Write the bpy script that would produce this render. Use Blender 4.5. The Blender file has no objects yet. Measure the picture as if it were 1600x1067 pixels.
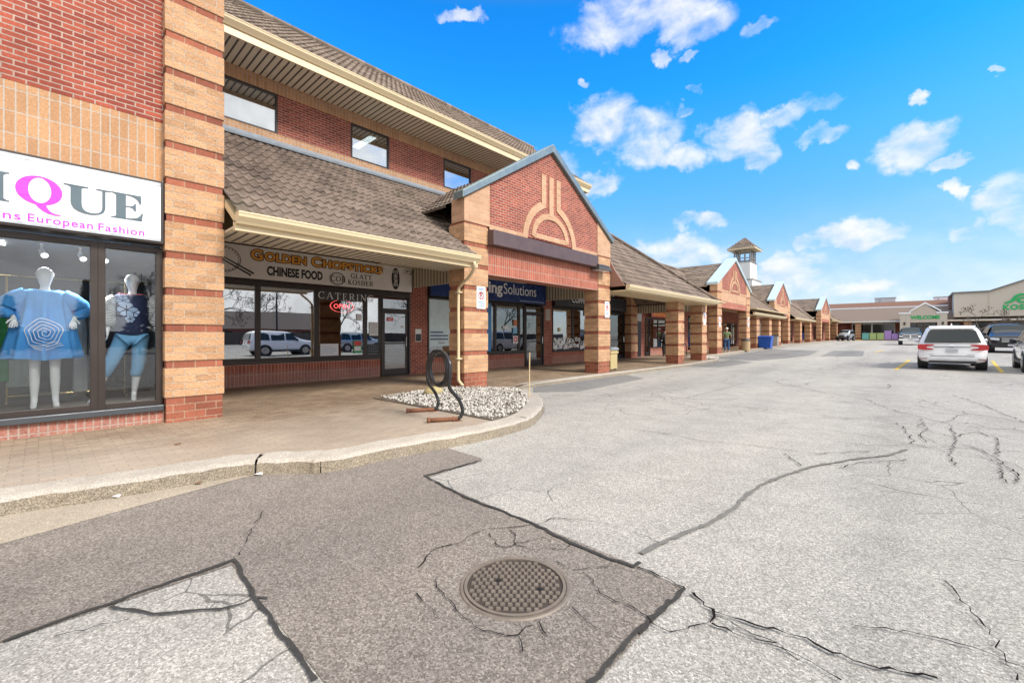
import bpy, bmesh, math, random
from mathutils import Vector, Matrix, Euler
R = math.radians
random.seed(7)
C = bpy.context.scene.collection
scn = bpy.context.scene

# ------------------------------------------------------------ camera
PHI = math.atan(625/680)
cam = bpy.data.cameras.new('camera'); camo = bpy.data.objects.new('camera', cam); C.objects.link(camo)
camo.location = (0, 0, 1.40); camo.rotation_euler = (R(90), 0, PHI)
cam.sensor_width = 36; cam.lens = 36*680/1600; cam.shift_y = -8.5/1600
cam.clip_start = .05; cam.clip_end = 3000
scn.camera = camo

# ------------------------------------------------------------ view
scn.view_settings.view_transform = 'Standard'; scn.view_settings.look = 'None'
scn.view_settings.gamma = 1; scn.view_settings.use_curve_mapping = False
scn.view_settings.exposure = 1.0
try: scn.cycles.max_bounces = 8; scn.cycles.transparent_max_bounces = 12
except Exception: pass

# ------------------------------------------------------------ sun (veiled by thin cloud: soft shadows)
SUN_DIR = Vector((.74, .10, .66)).normalized()
sl = bpy.data.lights.new('sun', 'SUN'); sl.energy = 2.3; sl.angle = R(16); sl.color = (1, .945, .87)
so = bpy.data.objects.new('sun', sl); C.objects.link(so)
so.rotation_euler = SUN_DIR.to_track_quat('Z', 'Y').to_euler(); so.location = (30, -15, 40)

# ------------------------------------------------------------ world
CLOUDS=[(2.048,0.62,0.156,0.045),(1.923,0.581,0.066,0.032),(1.799,0.548,0.03,0.015),(1.905,0.236,0.061,0.018),(2.097,0.448,0.074,0.057),(2.015,0.411,0.078,0.063),(1.949,0.367,0.058,0.024),(1.839,0.385,0.064,0.046),(1.793,0.343,0.031,0.027),(1.729,0.409,0.064,0.022),(1.695,0.357,0.04,0.017),(1.571,0.311,0.047,0.033),(1.529,0.274,0.028,0.013),(1.652,0.306,0.016,0.013),(1.647,0.183,0.087,0.031),(1.717,0.172,0.033,0.021),(1.463,0.204,0.042,0.051),(1.451,0.166,0.03,0.037),(1.514,0.163,0.029,0.022),(1.529,0.233,0.015,0.011),(1.981,0.542,0.022,0.012),(1.923,0.537,0.019,0.009),(1.942,0.453,0.023,0.015),(2.151,0.526,0.014,0.009),(1.911,0.485,0.015,0.009),(1.962,0.171,0.133,0.045),(1.745,0.115,0.097,0.041),(1.591,0.072,0.111,0.028),(2.125,0.327,0.048,0.028),(2.431,0.634,0.047,0.013),(1.473,0.395,0.006,0.007),(1.565,0.378,0.012,0.009),(2.226,0.318,0.082,0.077)]
def node(nt, typ, props=None, **ins):
    n = nt.nodes.new(typ)
    for k, v in (props or {}).items(): setattr(n, k, v)
    for k, v in ins.items():
        key = int(k[1:]) if k[0] == '_' and k[1:].isdigit() else k.replace('_', ' ')
        s = n.inputs[key]
        if isinstance(v, bpy.types.NodeSocket): nt.links.new(v, s)
        elif isinstance(v, bpy.types.Node): nt.links.new(v.outputs[0], s)
        else: s.default_value = v
    return n
def math_(nt, op, a, b=0.0, clamp=False):
    return node(nt, 'ShaderNodeMath', dict(operation=op, use_clamp=clamp), _0=a, _1=b).outputs[0]
def ramp(nt, fac, stops, interp='LINEAR'):
    n = nt.nodes.new('ShaderNodeValToRGB'); cr = n.color_ramp; cr.interpolation = interp
    while len(cr.elements) < len(stops): cr.elements.new(.5)
    for e, (p, c) in zip(cr.elements, stops):
        e.position = p; e.color = (*c, 1) if len(c) == 3 else c
    nt.links.new(fac, n.inputs[0]); return n.outputs[0]
def mixc(nt, fac, a, b, blend='MIX'):
    n = nt.nodes.new('ShaderNodeMix'); n.data_type = 'RGBA'; n.blend_type = blend
    for i, v in ((0, fac), (6, a), (7, b)):
        if isinstance(v, bpy.types.NodeSocket): nt.links.new(v, n.inputs[i])
        elif isinstance(v, tuple): n.inputs[i].default_value = (*v, 1) if len(v) == 3 else v
        else: n.inputs[i].default_value = v
    return n.outputs[2]

world = bpy.data.worlds.new('World'); scn.world = world; world.use_nodes = True
nt = world.node_tree; nt.nodes.clear()
tc = node(nt, 'ShaderNodeTexCoord').outputs['Generated']
sky = node(nt, 'ShaderNodeTexSky', dict(sky_type='NISHITA', sun_disc=False, sun_elevation=math.asin(SUN_DIR.z), sun_rotation=math.atan2(SUN_DIR.x, SUN_DIR.y), air_density=1.0, dust_density=.4, ozone_density=2.0))
sep = node(nt, 'ShaderNodeSeparateXYZ', _0=tc)
el = sep.outputs[2]
# blue of the sky: deeper and more saturated high up, pale at the horizon
tint = ramp(nt, el, [(0.0, (.56, .70, .82)), (.10, (.56, .76, .92)), (.22, (.55, .94, 1.28)), (.36, (.32, 1.10, 1.76)), (.47, (.11, 1.10, 1.95)), (.60, (.07, 1.0, 1.80)), (.68, (.80, 1.02, 1.10))])  # last stop: unseen zenith paled to whiten car glass reflections
blue = mixc(nt, 1.0, sky.outputs[0], tint, 'MULTIPLY')
# small fair-weather clouds, each at its own azimuth and elevation
wn = node(nt, 'ShaderNodeTexNoise', dict(noise_dimensions='3D'), Vector=node(nt, 'ShaderNodeMapping', Vector=tc, Scale=(1, 1, 1.7)).outputs[0], Scale=11.0, Detail=8.0, Roughness=.55, Distortion=.25)
wnu = node(nt, 'ShaderNodeTexNoise', dict(noise_dimensions='3D'), Vector=node(nt, 'ShaderNodeMapping', Vector=tc, Location=(.006, -.004, .034), Scale=(1, 1, 1.7)).outputs[0], Scale=11.0, Detail=5.0, Roughness=.55, Distortion=.35)
wn2 = node(nt, 'ShaderNodeTexNoise', dict(noise_dimensions='3D'), Vector=tc, Scale=34.0, Detail=6.0, Roughness=.65)
wv_ = node(nt, 'ShaderNodeTexNoise', dict(noise_dimensions='3D'), Vector=tc, Scale=17.0, Detail=5.0, Roughness=.6).outputs[1]
tcw = node(nt, 'ShaderNodeVectorMath', dict(operation='ADD'), _0=tc, _1=node(nt, 'ShaderNodeVectorMath', dict(operation='SCALE'), _0=node(nt, 'ShaderNodeVectorMath', dict(operation='SUBTRACT'), _0=wv_, _1=(.5,.5,.5)).outputs[0], Scale=.085).outputs[0]).outputs[0]
mask = None
for az, e, a, b in CLOUDS:
    c = (math.cos(e)*math.cos(az), math.cos(e)*math.sin(az), math.sin(e))
    mp = node(nt, 'ShaderNodeMapping', dict(vector_type='TEXTURE'), Vector=tcw, Location=c, Rotation=(0, -e, az), Scale=(.5, a*1.5, b*1.6))
    g = node(nt, 'ShaderNodeTexGradient', dict(gradient_type='SPHERICAL'), _0=mp).outputs[1]
    mask = g if mask is None else math_(nt, 'MAXIMUM', mask, g)
nz = math_(nt, 'ADD', math_(nt, 'MULTIPLY', math_(nt, 'SUBTRACT', wn.outputs[0], .5), 1.5), math_(nt, 'MULTIPLY', math_(nt, 'SUBTRACT', wn2.outputs[0], .5), .55))
fb = math_(nt, 'ADD', wn.outputs[0], math_(nt, 'MULTIPLY', math_(nt, 'SUBTRACT', wn2.outputs[0], .5), .24))
plate = node(nt, 'ShaderNodeMapRange', dict(interpolation_type='SMOOTHSTEP'), _0=mask, _1=.02, _2=.62, _3=.80, _4=.33).outputs[0]
d0 = math_(nt, 'SUBTRACT', fb, plate)
dens = node(nt, 'ShaderNodeMapRange', dict(interpolation_type='SMOOTHSTEP'), _0=d0, _1=-.10, _2=.38, _3=0.0, _4=.94).outputs[0]
dens = math_(nt, 'MULTIPLY', dens, math_(nt, 'MULTIPLY', mask, 5.0, True))
# low bright haze bank near the horizon
lowb = node(nt, 'ShaderNodeMapRange', dict(interpolation_type='SMOOTHSTEP'), _0=math_(nt, 'ADD', el, math_(nt, 'MULTIPLY', nz, -.05)), _1=.0, _2=.26, _3=.62, _4=0.0).outputs[0]
dens = math_(nt, 'MAXIMUM', dens, lowb)
# a broken grey-white cloud deck added unseen behind camera and overhead for neutral fill
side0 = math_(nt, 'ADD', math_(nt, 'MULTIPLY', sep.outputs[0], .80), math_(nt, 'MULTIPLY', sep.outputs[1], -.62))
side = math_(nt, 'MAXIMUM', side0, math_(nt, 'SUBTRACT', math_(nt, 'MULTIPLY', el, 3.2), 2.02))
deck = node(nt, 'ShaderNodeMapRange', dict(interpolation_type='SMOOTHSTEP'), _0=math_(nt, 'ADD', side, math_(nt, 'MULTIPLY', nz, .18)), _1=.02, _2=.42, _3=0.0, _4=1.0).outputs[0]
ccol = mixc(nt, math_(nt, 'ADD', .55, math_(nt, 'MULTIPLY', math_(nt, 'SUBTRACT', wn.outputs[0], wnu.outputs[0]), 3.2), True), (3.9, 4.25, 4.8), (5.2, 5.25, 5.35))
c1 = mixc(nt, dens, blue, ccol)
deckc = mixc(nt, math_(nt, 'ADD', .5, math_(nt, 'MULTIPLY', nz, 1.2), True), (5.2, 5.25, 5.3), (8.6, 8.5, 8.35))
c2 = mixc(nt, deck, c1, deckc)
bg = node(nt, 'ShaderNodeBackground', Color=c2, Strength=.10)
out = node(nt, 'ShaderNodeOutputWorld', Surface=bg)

# ------------------------------------------------------------ mesh helpers
OFF = {}
def ez(y):
    P = [(-300, 0), (20, 0), (30, .10), (36, .20), (42, .30), (54, .42), (64, .42), (80, .54), (104, .62), (600, .62)]
    for (a, za), (b, zb) in zip(P, P[1:]):
        if y <= b: return za+(zb-za)*max(0, y-a)/(b-a)
    return .62
class MB:
    def __init__(s): s.v = []; s.f = []; s.m = []; s.mi = 0
    def add(s, vs, fs):
        o = len(s.v); s.v += [tuple(v) for v in vs]
        for f in fs: s.f.append(tuple(i+o for i in f)); s.m.append(s.mi)
        return s
    def box(s, x0, x1, y0, y1, z0, z1):
        x0, x1 = min(x0, x1), max(x0, x1); y0, y1 = min(y0, y1), max(y0, y1); z0, z1 = min(z0, z1), max(z0, z1)
        return s.add([(x0,y0,z0),(x1,y0,z0),(x1,y1,z0),(x0,y1,z0),(x0,y0,z1),(x1,y0,z1),(x1,y1,z1),(x0,y1,z1)],
              [(0,3,2,1),(4,5,6,7),(0,1,5,4),(1,2,6,5),(2,3,7,6),(3,0,4,7)])
    def prism(s, poly, d, f=None):   # poly: list of 3D points (planar), d: extrusion vector
        n = len(poly); P = [Vector(p) for p in poly]; d = Vector(d)
        nrm = Vector((0,0,0))
        for i in range(n): nrm += P[i].cross(P[(i+1) % n])
        if nrm.dot(d) > 0: P.reverse()
        return s.add([*P, *[p+d for p in P]], [tuple(range(n)), tuple(range(2*n-1, n-1, -1))]+[((i+1) % n, i, i+n, (i+1) % n+n) for i in range(n)])
    def quad(s, *p): return s.add(p, [tuple(range(len(p)))])
    def tube(s, path, r, n=10, caps=True, closed=False):
        P = [Vector(p) for p in path]; k = len(P); rs = r if isinstance(r, (list, tuple)) else [r]*k
        vs = []; prev = None
        for i, p in enumerate(P):
            t = (P[min(i+1, k-1)]-P[max(i-1, 0)])
            if closed: t = P[(i+1) % k]-P[i-1]
            t.normalize()
            if prev is None:
                a = Vector((0,0,1)) if abs(t.z) < .9 else Vector((1,0,0)); u = t.cross(a).normalized()
            else: u = (prev-t*prev.dot(t)).normalized()
            prev = u; w = t.cross(u)
            for j in range(n):
                an = 2*math.pi*j/n; vs.append(p+(u*math.cos(an)+w*math.sin(an))*rs[i])
        fs = []
        for i in range(k if closed else k-1):
            for j in range(n):
                a = i*n; b = ((i+1) % k)*n
                fs.append((a+j, a+(j+1) % n, b+(j+1) % n, b+j))
        if caps and not closed: fs += [tuple(range(n-1, -1, -1)), tuple((k-1)*n+j for j in range(n))]
        return s.add(vs, fs)
    def lathe(s, cx, cy, prof, n=24, cap=True):
        vs = []; k = len(prof)
        for r, z in prof:
            for j in range(n):
                a = 2*math.pi*j/n; vs.append((cx+r*math.cos(a), cy+r*math.sin(a), z))
        fs = [(i*n+j, i*n+(j+1) % n, (i+1)*n+(j+1) % n, (i+1)*n+j) for i in range(k-1) for j in range(n)]
        if cap: fs += [tuple(range(n-1, -1, -1)), tuple((k-1)*n+j for j in range(n))]
        return s.add(vs, fs)
    def build(s, name, mat, parent=None, smooth=False, bevel=0, local=False, sub=0):
        me = bpy.data.meshes.new(name)
        o = (0,0,0) if local else OFF.get(parent.name if parent else None, (0,0,0))
        me.from_pydata([(x-o[0], y-o[1], z-o[2]) for x, y, z in s.v], [], s.f)
        for mt in (mat if isinstance(mat, (list, tuple)) else [mat]): me.materials.append(mt)
        for p, i in zip(me.polygons, s.m): p.material_index = i; p.use_smooth = smooth
        me.update()
        ob = bpy.data.objects.new(name, me); C.objects.link(ob)
        if parent: ob.parent = parent; OFF[ob.name] = o
        else: OFF[ob.name] = (0,0,0)
        if bevel:
            b = ob.modifiers.new('bevel', 'BEVEL'); b.width = bevel; b.segments = 2; b.limit_method = 'ANGLE'; b.angle_limit = R(40)
        if sub:
            b = ob.modifiers.new('sub', 'SUBSURF'); b.levels = sub; b.render_levels = sub
        return ob
def tag(o, label=None, cat=None, group=None, kind=None):
    if label: o['label'] = label
    if cat: o['category'] = cat
    if group: o['group'] = group
    if kind: o['kind'] = kind
    return o
def thing(name, label, cat, loc=(0,0,0), rz=0, group=None):
    o = bpy.data.objects.new(name, None); C.objects.link(o); o.empty_display_size = .2
    o.location = loc; o.rotation_euler = (0,0,rz); OFF[o.name] = tuple(loc)
    return tag(o, label, cat, group)
def struct(name, mb, mat, **k): return tag(mb.build(name, mat, **k), kind='structure')
def children(o): return [c for c in bpy.data.objects if c.parent == o]
def copy_tree(o, parent=None):
    c = o.copy(); C.objects.link(c)
    if parent: c.parent = parent
    for ch in children(o): copy_tree(ch, c)
    return c

# ------------------------------------------------------------ materials
def newmat(name):
    m = bpy.data.materials.new(name); m.use_nodes = True; nt = m.node_tree; nt.nodes.clear()
    p = nt.nodes.new('ShaderNodeBsdfPrincipled'); o = nt.nodes.new('ShaderNodeOutputMaterial'); nt.links.new(p.outputs[0], o.inputs[0])
    return m, nt, p
def setin(nt, p, k, v):
    if isinstance(v, bpy.types.NodeSocket): nt.links.new(v, p.inputs[k])
    else: p.inputs[k].default_value = (*v, 1) if isinstance(v, tuple) and len(v) == 3 else v
def pos(nt): return node(nt, 'ShaderNodeNewGeometry').outputs['Position']
def bump(nt, p, h, strength=.4, dist=.02):
    b = node(nt, 'ShaderNodeBump', Strength=strength, Distance=dist, Height=h); nt.links.new(b.outputs[0], p.inputs['Normal'])
def plain(name, col, rough=.5, metal=0, var=.12, scale=3.0, bmp=0, coat=0, emit=0, spec=None, bscale=60):
    m, nt, p = newmat(name)
    if var:
        n = node(nt, 'ShaderNodeTexNoise', Vector=pos(nt), Scale=scale, Detail=6.0, Roughness=.65).outputs[0]
        c = mixc(nt, n, tuple(x*(1-var) for x in col), tuple(min(1, x*(1+var)) for x in col))
        setin(nt, p, 'Base Color', c)
        setin(nt, p, 'Roughness', node(nt, 'ShaderNodeMapRange', _0=n, _1=.3, _2=.7, _3=max(.02, rough-.08), _4=min(1, rough+.08)).outputs[0])
    else:
        setin(nt, p, 'Base Color', col); setin(nt, p, 'Roughness', rough)
    setin(nt, p, 'Metallic', metal)
    if coat: setin(nt, p, 'Coat Weight', coat); setin(nt, p, 'Coat Roughness', .04)
    if spec is not None: setin(nt, p, 'Specular IOR Level', spec)
    if emit: setin(nt, p, 'Emission Color', col); setin(nt, p, 'Emission Strength', emit)
    if bmp: bump(nt, p, node(nt, 'ShaderNodeTexNoise', Vector=pos(nt), Scale=bscale, Detail=4.0).outputs[0], bmp, .01)
    return m
def wallvec(nt, ou=0, ov=0):
    g = node(nt, 'ShaderNodeNewGeometry'); s = node(nt, 'ShaderNodeSeparateXYZ', _0=g.outputs['Position'])
    nn = node(nt, 'ShaderNodeSeparateXYZ', _0=g.outputs['True Normal'])
    f = math_(nt, 'GREATER_THAN', math_(nt, 'ABSOLUTE', nn.outputs[0]), .6)
    u = math_(nt, 'ADD', math_(nt, 'MULTIPLY', s.outputs[1], f), math_(nt, 'MULTIPLY', s.outputs[0], math_(nt, 'SUBTRACT', 1.0, f)))
    fz = math_(nt, 'GREATER_THAN', math_(nt, 'ABSOLUTE', nn.outputs[2]), .7)
    v = math_(nt, 'ADD', s.outputs[2], math_(nt, 'MULTIPLY', s.outputs[1], fz))
    return node(nt, 'ShaderNodeCombineXYZ', _0=math_(nt, 'ADD', u, ou), _1=math_(nt, 'ADD', v, ov)).outputs[0], g.outputs['Position'], s
def brick(name, c1, c2, mortar, bw, bh, off=.5, ms=.011, bm=.5, rock=0, dark=.12, blot=.30, ou=0, ov=0, eff=None, dk=(.10,.035,.03)):
    m, nt, p = newmat(name)
    vec, P, s = wallvec(nt, ou, ov)
    b = node(nt, 'ShaderNodeTexBrick', dict(offset=off, offset_frequency=2, squash=1), Vector=vec, Color1=(*c1, 1), Color2=(*c2, 1), Mortar=(*mortar, 1), Scale=1.0, Mortar_Size=ms, Mortar_Smooth=.15, Bias=0.0, Brick_Width=bw, Row_Height=bh)
    b2 = node(nt, 'ShaderNodeTexBrick', dict(offset=off, offset_frequency=2, squash=1), Vector=vec, Color1=(0,0,0,1), Color2=(1,1,1,1), Mortar=(0,0,0,1), Scale=1.0, Mortar_Size=ms, Mortar_Smooth=0.0, Bias=-.82, Brick_Width=bw, Row_Height=bh)
    n1 = node(nt, 'ShaderNodeTexNoise', Vector=P, Scale=1.3, Detail=6.0, Roughness=.7).outputs[0]
    n2 = node(nt, 'ShaderNodeTexNoise', Vector=P, Scale=38.0, Detail=5.0, Roughness=.7).outputs[0]
    n3 = node(nt, 'ShaderNodeTexNoise', Vector=P, Scale=9.0, Detail=3.0).outputs[0]
    col = mixc(nt, math_(nt, 'MULTIPLY', b2.outputs[0], math_(nt, 'MULTIPLY', math_(nt, 'GREATER_THAN', n3, .5), dark*5, True)), b.outputs[0], dk)
    col = mixc(nt, 1.0, col, ramp(nt, n1, [(.25, (1-blot,)*3), (.75, (1+blot*.5,)*3)]), 'MULTIPLY')
    col = mixc(nt, 1.0, col, ramp(nt, n2, [(.3, (.78,.76,.74)), (.7, (1.18,1.18,1.18))]), 'MULTIPLY')
    if eff:  # white efflorescence bloom near the ground
        h = node(nt, 'ShaderNodeMapRange', _0=math_(nt, 'ADD', s.outputs[2], math_(nt, 'MULTIPLY', n1, -.35)), _1=eff-.12, _2=eff+.1, _3=.75, _4=0.0).outputs[0]
        col = mixc(nt, math_(nt, 'MULTIPLY', h, math_(nt, 'MULTIPLY', math_(nt, 'SUBTRACT', n2, .25), 1.6, True)), col, (.42,.33,.28))
    setin(nt, p, 'Base Color', col); setin(nt, p, 'Roughness', .88); setin(nt, p, 'Specular IOR Level', .25)
    h = math_(nt, 'SUBTRACT', 1.0, b.outputs[1])
    h = math_(nt, 'ADD', h, math_(nt, 'MULTIPLY', n2, .35+rock))
    if rock: h = math_(nt, 'ADD', h, math_(nt, 'MULTIPLY', node(nt, 'ShaderNodeTexNoise', Vector=P, Scale=22.0, Detail=3.0).outputs[0], rock))
    bump(nt, p, h, bm, .012)
    return m
def glassm(name, tint=(.8,.85,.86), refl=.35, rough=.0, rc=(.95,.97,1.0)):
    m = bpy.data.materials.new(name); m.use_nodes = True; nt = m.node_tree; nt.nodes.clear()
    t = node(nt, 'ShaderNodeBsdfTransparent', Color=(*tint, 1)); g = node(nt, 'ShaderNodeBsdfGlossy', Color=(*rc, 1), Roughness=rough)
    wv = node(nt, 'ShaderNodeTexNoise', Vector=pos(nt), Scale=.9, Detail=1.0).outputs[0]
    bb = node(nt, 'ShaderNodeBump', Strength=.05, Distance=.02, Height=wv); nt.links.new(bb.outputs[0], g.inputs['Normal'])
    fr = node(nt, 'ShaderNodeFresnel', IOR=1.5).outputs[0]
    f = math_(nt, 'ADD', math_(nt, 'MULTIPLY', fr, 1.0), refl, True)
    mx = node(nt, 'ShaderNodeMixShader', _0=f); nt.links.new(t.outputs[0], mx.inputs[1]); nt.links.new(g.outputs[0], mx.inputs[2])
    node(nt, 'ShaderNodeOutputMaterial', Surface=mx); return m

RED1, RED2, MORT = (.40,.098,.06), (.25,.056,.04), (.42,.31,.255)
m_red = brick('red_brick', RED1, RED2, MORT, .206, .0683, .5, .0085, dark=.10)
m_sold = brick('red_soldier_brick', (.42,.115,.068), (.32,.08,.05), MORT, .083, .25, 0, .009, dark=.03, eff=.30, ov=.07)
m_soldc = brick('red_soldier_lintel', (.46,.135,.082), (.36,.10,.062), MORT, .083, .25, 0, .009, dark=.03, ov=.02)
m_tanv = brick('tan_soldier_brick', (.54,.31,.165), (.44,.245,.13), (.48,.41,.34), .095, .27, 0, .008, dark=.05, blot=.15, dk=(.30,.20,.12), ov=.17)
m_tan = brick('tan_rock_brick', (.67,.40,.225), (.50,.29,.16), (.55,.43,.32), .267, .107, .5, .007, bm=1.0, rock=1.2, dark=.22, blot=.24, ov=.035, dk=(.27,.20,.13))
m_tans = brick('tan_smooth_brick', (.58,.355,.225), (.47,.28,.17), (.50,.39,.30), .267, .107, .5, .006, bm=.4, dark=.02, blot=.15, ov=.035)
m_redp = brick('red_pillar_course', (.38,.13,.078), (.26,.088,.055), (.40,.26,.18), .267, .107, .5, .007, dark=.04, ov=.035)
m_cream = plain('cream_painted_metal', (.66,.54,.34), .38, var=.06)
m_bronze = plain('bronze_frame', (.045,.034,.030), .42, .3, var=.15)
m_black = plain('black_metal', (.018,.018,.020), .4, .2, var=.1)
m_coping = plain('weathered_coping_metal', (.20,.25,.26), .45, .5, var=.18, scale=5)
m_copl = plain('pale_coping_metal', (.50,.62,.64), .4, .3, var=.12, scale=4)
m_lead = plain('flashing_metal', (.36,.42,.48), .45, .5, var=.2, scale=8)
m_white = plain('white_panel', (.82,.83,.84), .35, var=.03)
m_shadow = plain('interior_dark', (.035,.033,.032), .8, var=.2)
m_glass = glassm('storefront_glass', (.66,.70,.71), .34)
m_glassb = glassm('boutique_glass', (.92,.93,.93), .035)
m_glassu = glassm('upper_glass', (.6,.66,.68), .45)
m_glassd = glassm('door_glass', (.7,.72,.73), .14)
m_carglass = plain('car_glass', (.015,.024,.027), .06, 0, var=0, spec=.6)
m_tyre = plain('tyre_rubber', (.016,.016,.017), .85, var=.1)
m_rim = plain('alloy_rim', (.45,.46,.47), .3, .9, var=.05)
m_chrome = plain('chrome', (.75,.76,.78), .12, 1, var=0)
m_black_pl = plain('black_plastic', (.02,.02,.022), .55, var=.1)
m_lamp_red = plain('red_lamp_lens', (.42,.004,.008), .3, var=0)
m_lamp_clear = plain('clear_lamp_lens', (.7,.72,.75), .1, var=0, coat=1)
def soffit_mat(name, axis):
    m, nt, p = newmat(name); s = node(nt, 'ShaderNodeSeparateXYZ', _0=pos(nt))
    f = math_(nt, 'FRACT', math_(nt, 'MULTIPLY', s.outputs[axis], 1/.155))
    g = math_(nt, 'LESS_THAN', math_(nt, 'ABSOLUTE', math_(nt, 'SUBTRACT', f, .5)), .13)
    n = node(nt, 'ShaderNodeTexNoise', Vector=pos(nt), Scale=2.0, Detail=4.0).outputs[0]
    base = mixc(nt, n, (.56,.50,.38), (.68,.61,.47))
    setin(nt, p, 'Base Color', mixc(nt, g, base, (.055,.045,.038))); setin(nt, p, 'Roughness', .5)
    bump(nt, p, math_(nt, 'SUBTRACT', 1.0, g), .6, .02); return m
m_soffit = soffit_mat('slatted_soffit', 1)
m_siding = soffit_mat('vertical_siding', 0)
def tilemat(name, a, b, lichen):
    m, nt, p = newmat(name); P = pos(nt)
    s = node(nt, 'ShaderNodeSeparateXYZ', _0=P)
    n = node(nt, 'ShaderNodeTexNoise', Vector=P, Scale=.8, Detail=7.0, Roughness=.7).outputs[0]
    n2 = node(nt, 'ShaderNodeTexNoise', Vector=P, Scale=30.0, Detail=4.0).outputs[0]
    vo = node(nt, 'ShaderNodeTexVoronoi', dict(feature='F1'), Vector=node(nt, 'ShaderNodeMapping', Vector=P, Scale=(2.6, 2.8, 0.01)).outputs[0], Scale=1.0)
    c = mixc(nt, n, a, b)
    hs = node(nt, 'ShaderNodeHueSaturation', Hue=.5, Saturation=1.0, Value=node(nt, 'ShaderNodeMapRange', _0=node(nt, 'ShaderNodeSeparateColor', _0=vo.outputs['Color']).outputs[0], _1=0.0, _2=1.0, _3=.68, _4=1.24).outputs[0], Color=c)
    c = mixc(nt, math_(nt, 'MULTIPLY', math_(nt, 'SUBTRACT', n, .56), 2.2, True), hs.outputs[0], lichen)
    c = mixc(nt, 1.0, c, ramp(nt, n2, [(.3, (.82,)*3), (.7, (1.15,)*3)]), 'MULTIPLY')
    setin(nt, p, 'Base Color', c); setin(nt, p, 'Roughness', .85); setin(nt, p, 'Specular IOR Level', .25)
    bump(nt, p, n2, .3, .01); return m
m_tile = tilemat('brown_roof_tile', (.150,.115,.095), (.225,.178,.147), (.20,.185,.125))
m_tile2 = tilemat('weathered_roof_tile', (.170,.130,.105), (.245,.192,.150), (.24,.23,.17))

def asphalt(name, dark, light, warm, sc=1.0, crackle=True):
    m, nt, p = newmat(name); P = pos(nt)
    big = node(nt, 'ShaderNodeTexNoise', Vector=P, Scale=.22, Detail=6.0, Roughness=.62).outputs[0]
    mid = node(nt, 'ShaderNodeTexNoise', Vector=P, Scale=2.2, Detail=5.0, Roughness=.7).outputs[0]
    v = node(nt, 'ShaderNodeTexVoronoi', dict(feature='F1'), Vector=P, Scale=105.0*sc, Randomness=1.0)
    cell = node(nt, 'ShaderNodeSeparateColor', _0=v.outputs['Color']).outputs[0]
    v2 = node(nt, 'ShaderNodeTexVoronoi', dict(feature='F1'), Vector=P, Scale=230.0*sc)
    cell2 = node(nt, 'ShaderNodeSeparateColor', _0=v2.outputs['Color']).outputs[1]
    agg = math_(nt, 'ADD', math_(nt, 'MULTIPLY', cell, .62), math_(nt, 'MULTIPLY', cell2, .38))
    c = ramp(nt, agg, [(.12, dark), (.5, tuple((a+b)*.5 for a, b in zip(dark, light))), (.82, light), (.97, tuple(min(1, x*1.5) for x in light))])
    c = mixc(nt, 1.0, c, ramp(nt, big, [(.3, (.88,.88,.885)), (.5, (1,1,1)), (.72, warm)]), 'MULTIPLY')
    st = node(nt, 'ShaderNodeTexNoise', Vector=node(nt, 'ShaderNodeMapping', Vector=P, Scale=(1.0, .10, 1.0)).outputs[0], Scale=.55, Detail=3.0, Roughness=.55).outputs[0]   # wheel-worn lanes along the drive
    c = mixc(nt, 1.0, c, ramp(nt, st, [(.36, (.86,.86,.865)), (.5, (1,1,1)), (.66, (1.10,1.09,1.07))]), 'MULTIPLY')
    oil = node(nt, 'ShaderNodeTexNoise', Vector=P, Scale=.9, Detail=5.0, Roughness=.6).outputs[0]
    c = mixc(nt, 1.0, c, ramp(nt, oil, [(.24, (.70,.70,.70)), (.36, (1,1,1))]), 'MULTIPLY')
    c = mixc(nt, 1.0, c, ramp(nt, mid, [(.25, (.84,.84,.84)), (.55, (1,1,1)), (.8, (1.09,1.09,1.08))]), 'MULTIPLY')
    h = cell
    if crackle:   # alligator cracking where the surface is worst
        w = node(nt, 'ShaderNodeTexNoise', Vector=P, Scale=1.1, Detail=4.0).outputs[1]
        vec = node(nt, 'ShaderNodeVectorMath', dict(operation='ADD'), _0=P, _1=node(nt, 'ShaderNodeVectorMath', dict(operation='SCALE'), _0=w, Scale=.35).outputs[0]).outputs[0]
        ve = node(nt, 'ShaderNodeTexVoronoi', dict(feature='DISTANCE_TO_EDGE'), Vector=vec, Scale=1.6).outputs[0]
        worst = node(nt, 'ShaderNodeTexNoise', Vector=P, Scale=.30, Detail=2.0).outputs[0]
        k = math_(nt, 'MULTIPLY', math_(nt, 'LESS_THAN', ve, .0075), math_(nt, 'GREATER_THAN', worst, .545))
        c = mixc(nt, math_(nt, 'MULTIPLY', k, .65), c, (.06,.058,.055)); h = math_(nt, 'SUBTRACT', cell, k)
    setin(nt, p, 'Base Color', c); setin(nt, p, 'Roughness', .92); setin(nt, p, 'Specular IOR Level', .2)
    bump(nt, p, h, .45, .006); return m
m_asph = asphalt('worn_light_asphalt', (.20,.190,.174), (.475,.455,.42), (1.05,1.05,1.03), 1.08)
m_asph_d = asphalt('brown_patch_asphalt', (.105,.089,.077), (.285,.255,.228), (1.08,1.06,1.05), 1.05, False)
m_asph_n = asphalt('grey_patch_asphalt', (.15,.148,.143), (.27,.265,.257), (1.05,1.05,1.05), 1.2, False)
m_tar = plain('crack_sealer', (.055,.053,.051), .95, var=.5, scale=26, spec=.03)
m_crack = plain('open_crack', (.016,.014,.013), .98, var=.3, scale=30, spec=.02)
m_tar2 = plain('old_crack_sealer', (.17,.165,.155), .95, var=.35, scale=18, spec=.05)
m_conc = asphalt('kerb_concrete', (.30,.27,.235), (.48,.44,.385), (1.05,1.03,1.0), 1.3, False)
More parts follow.
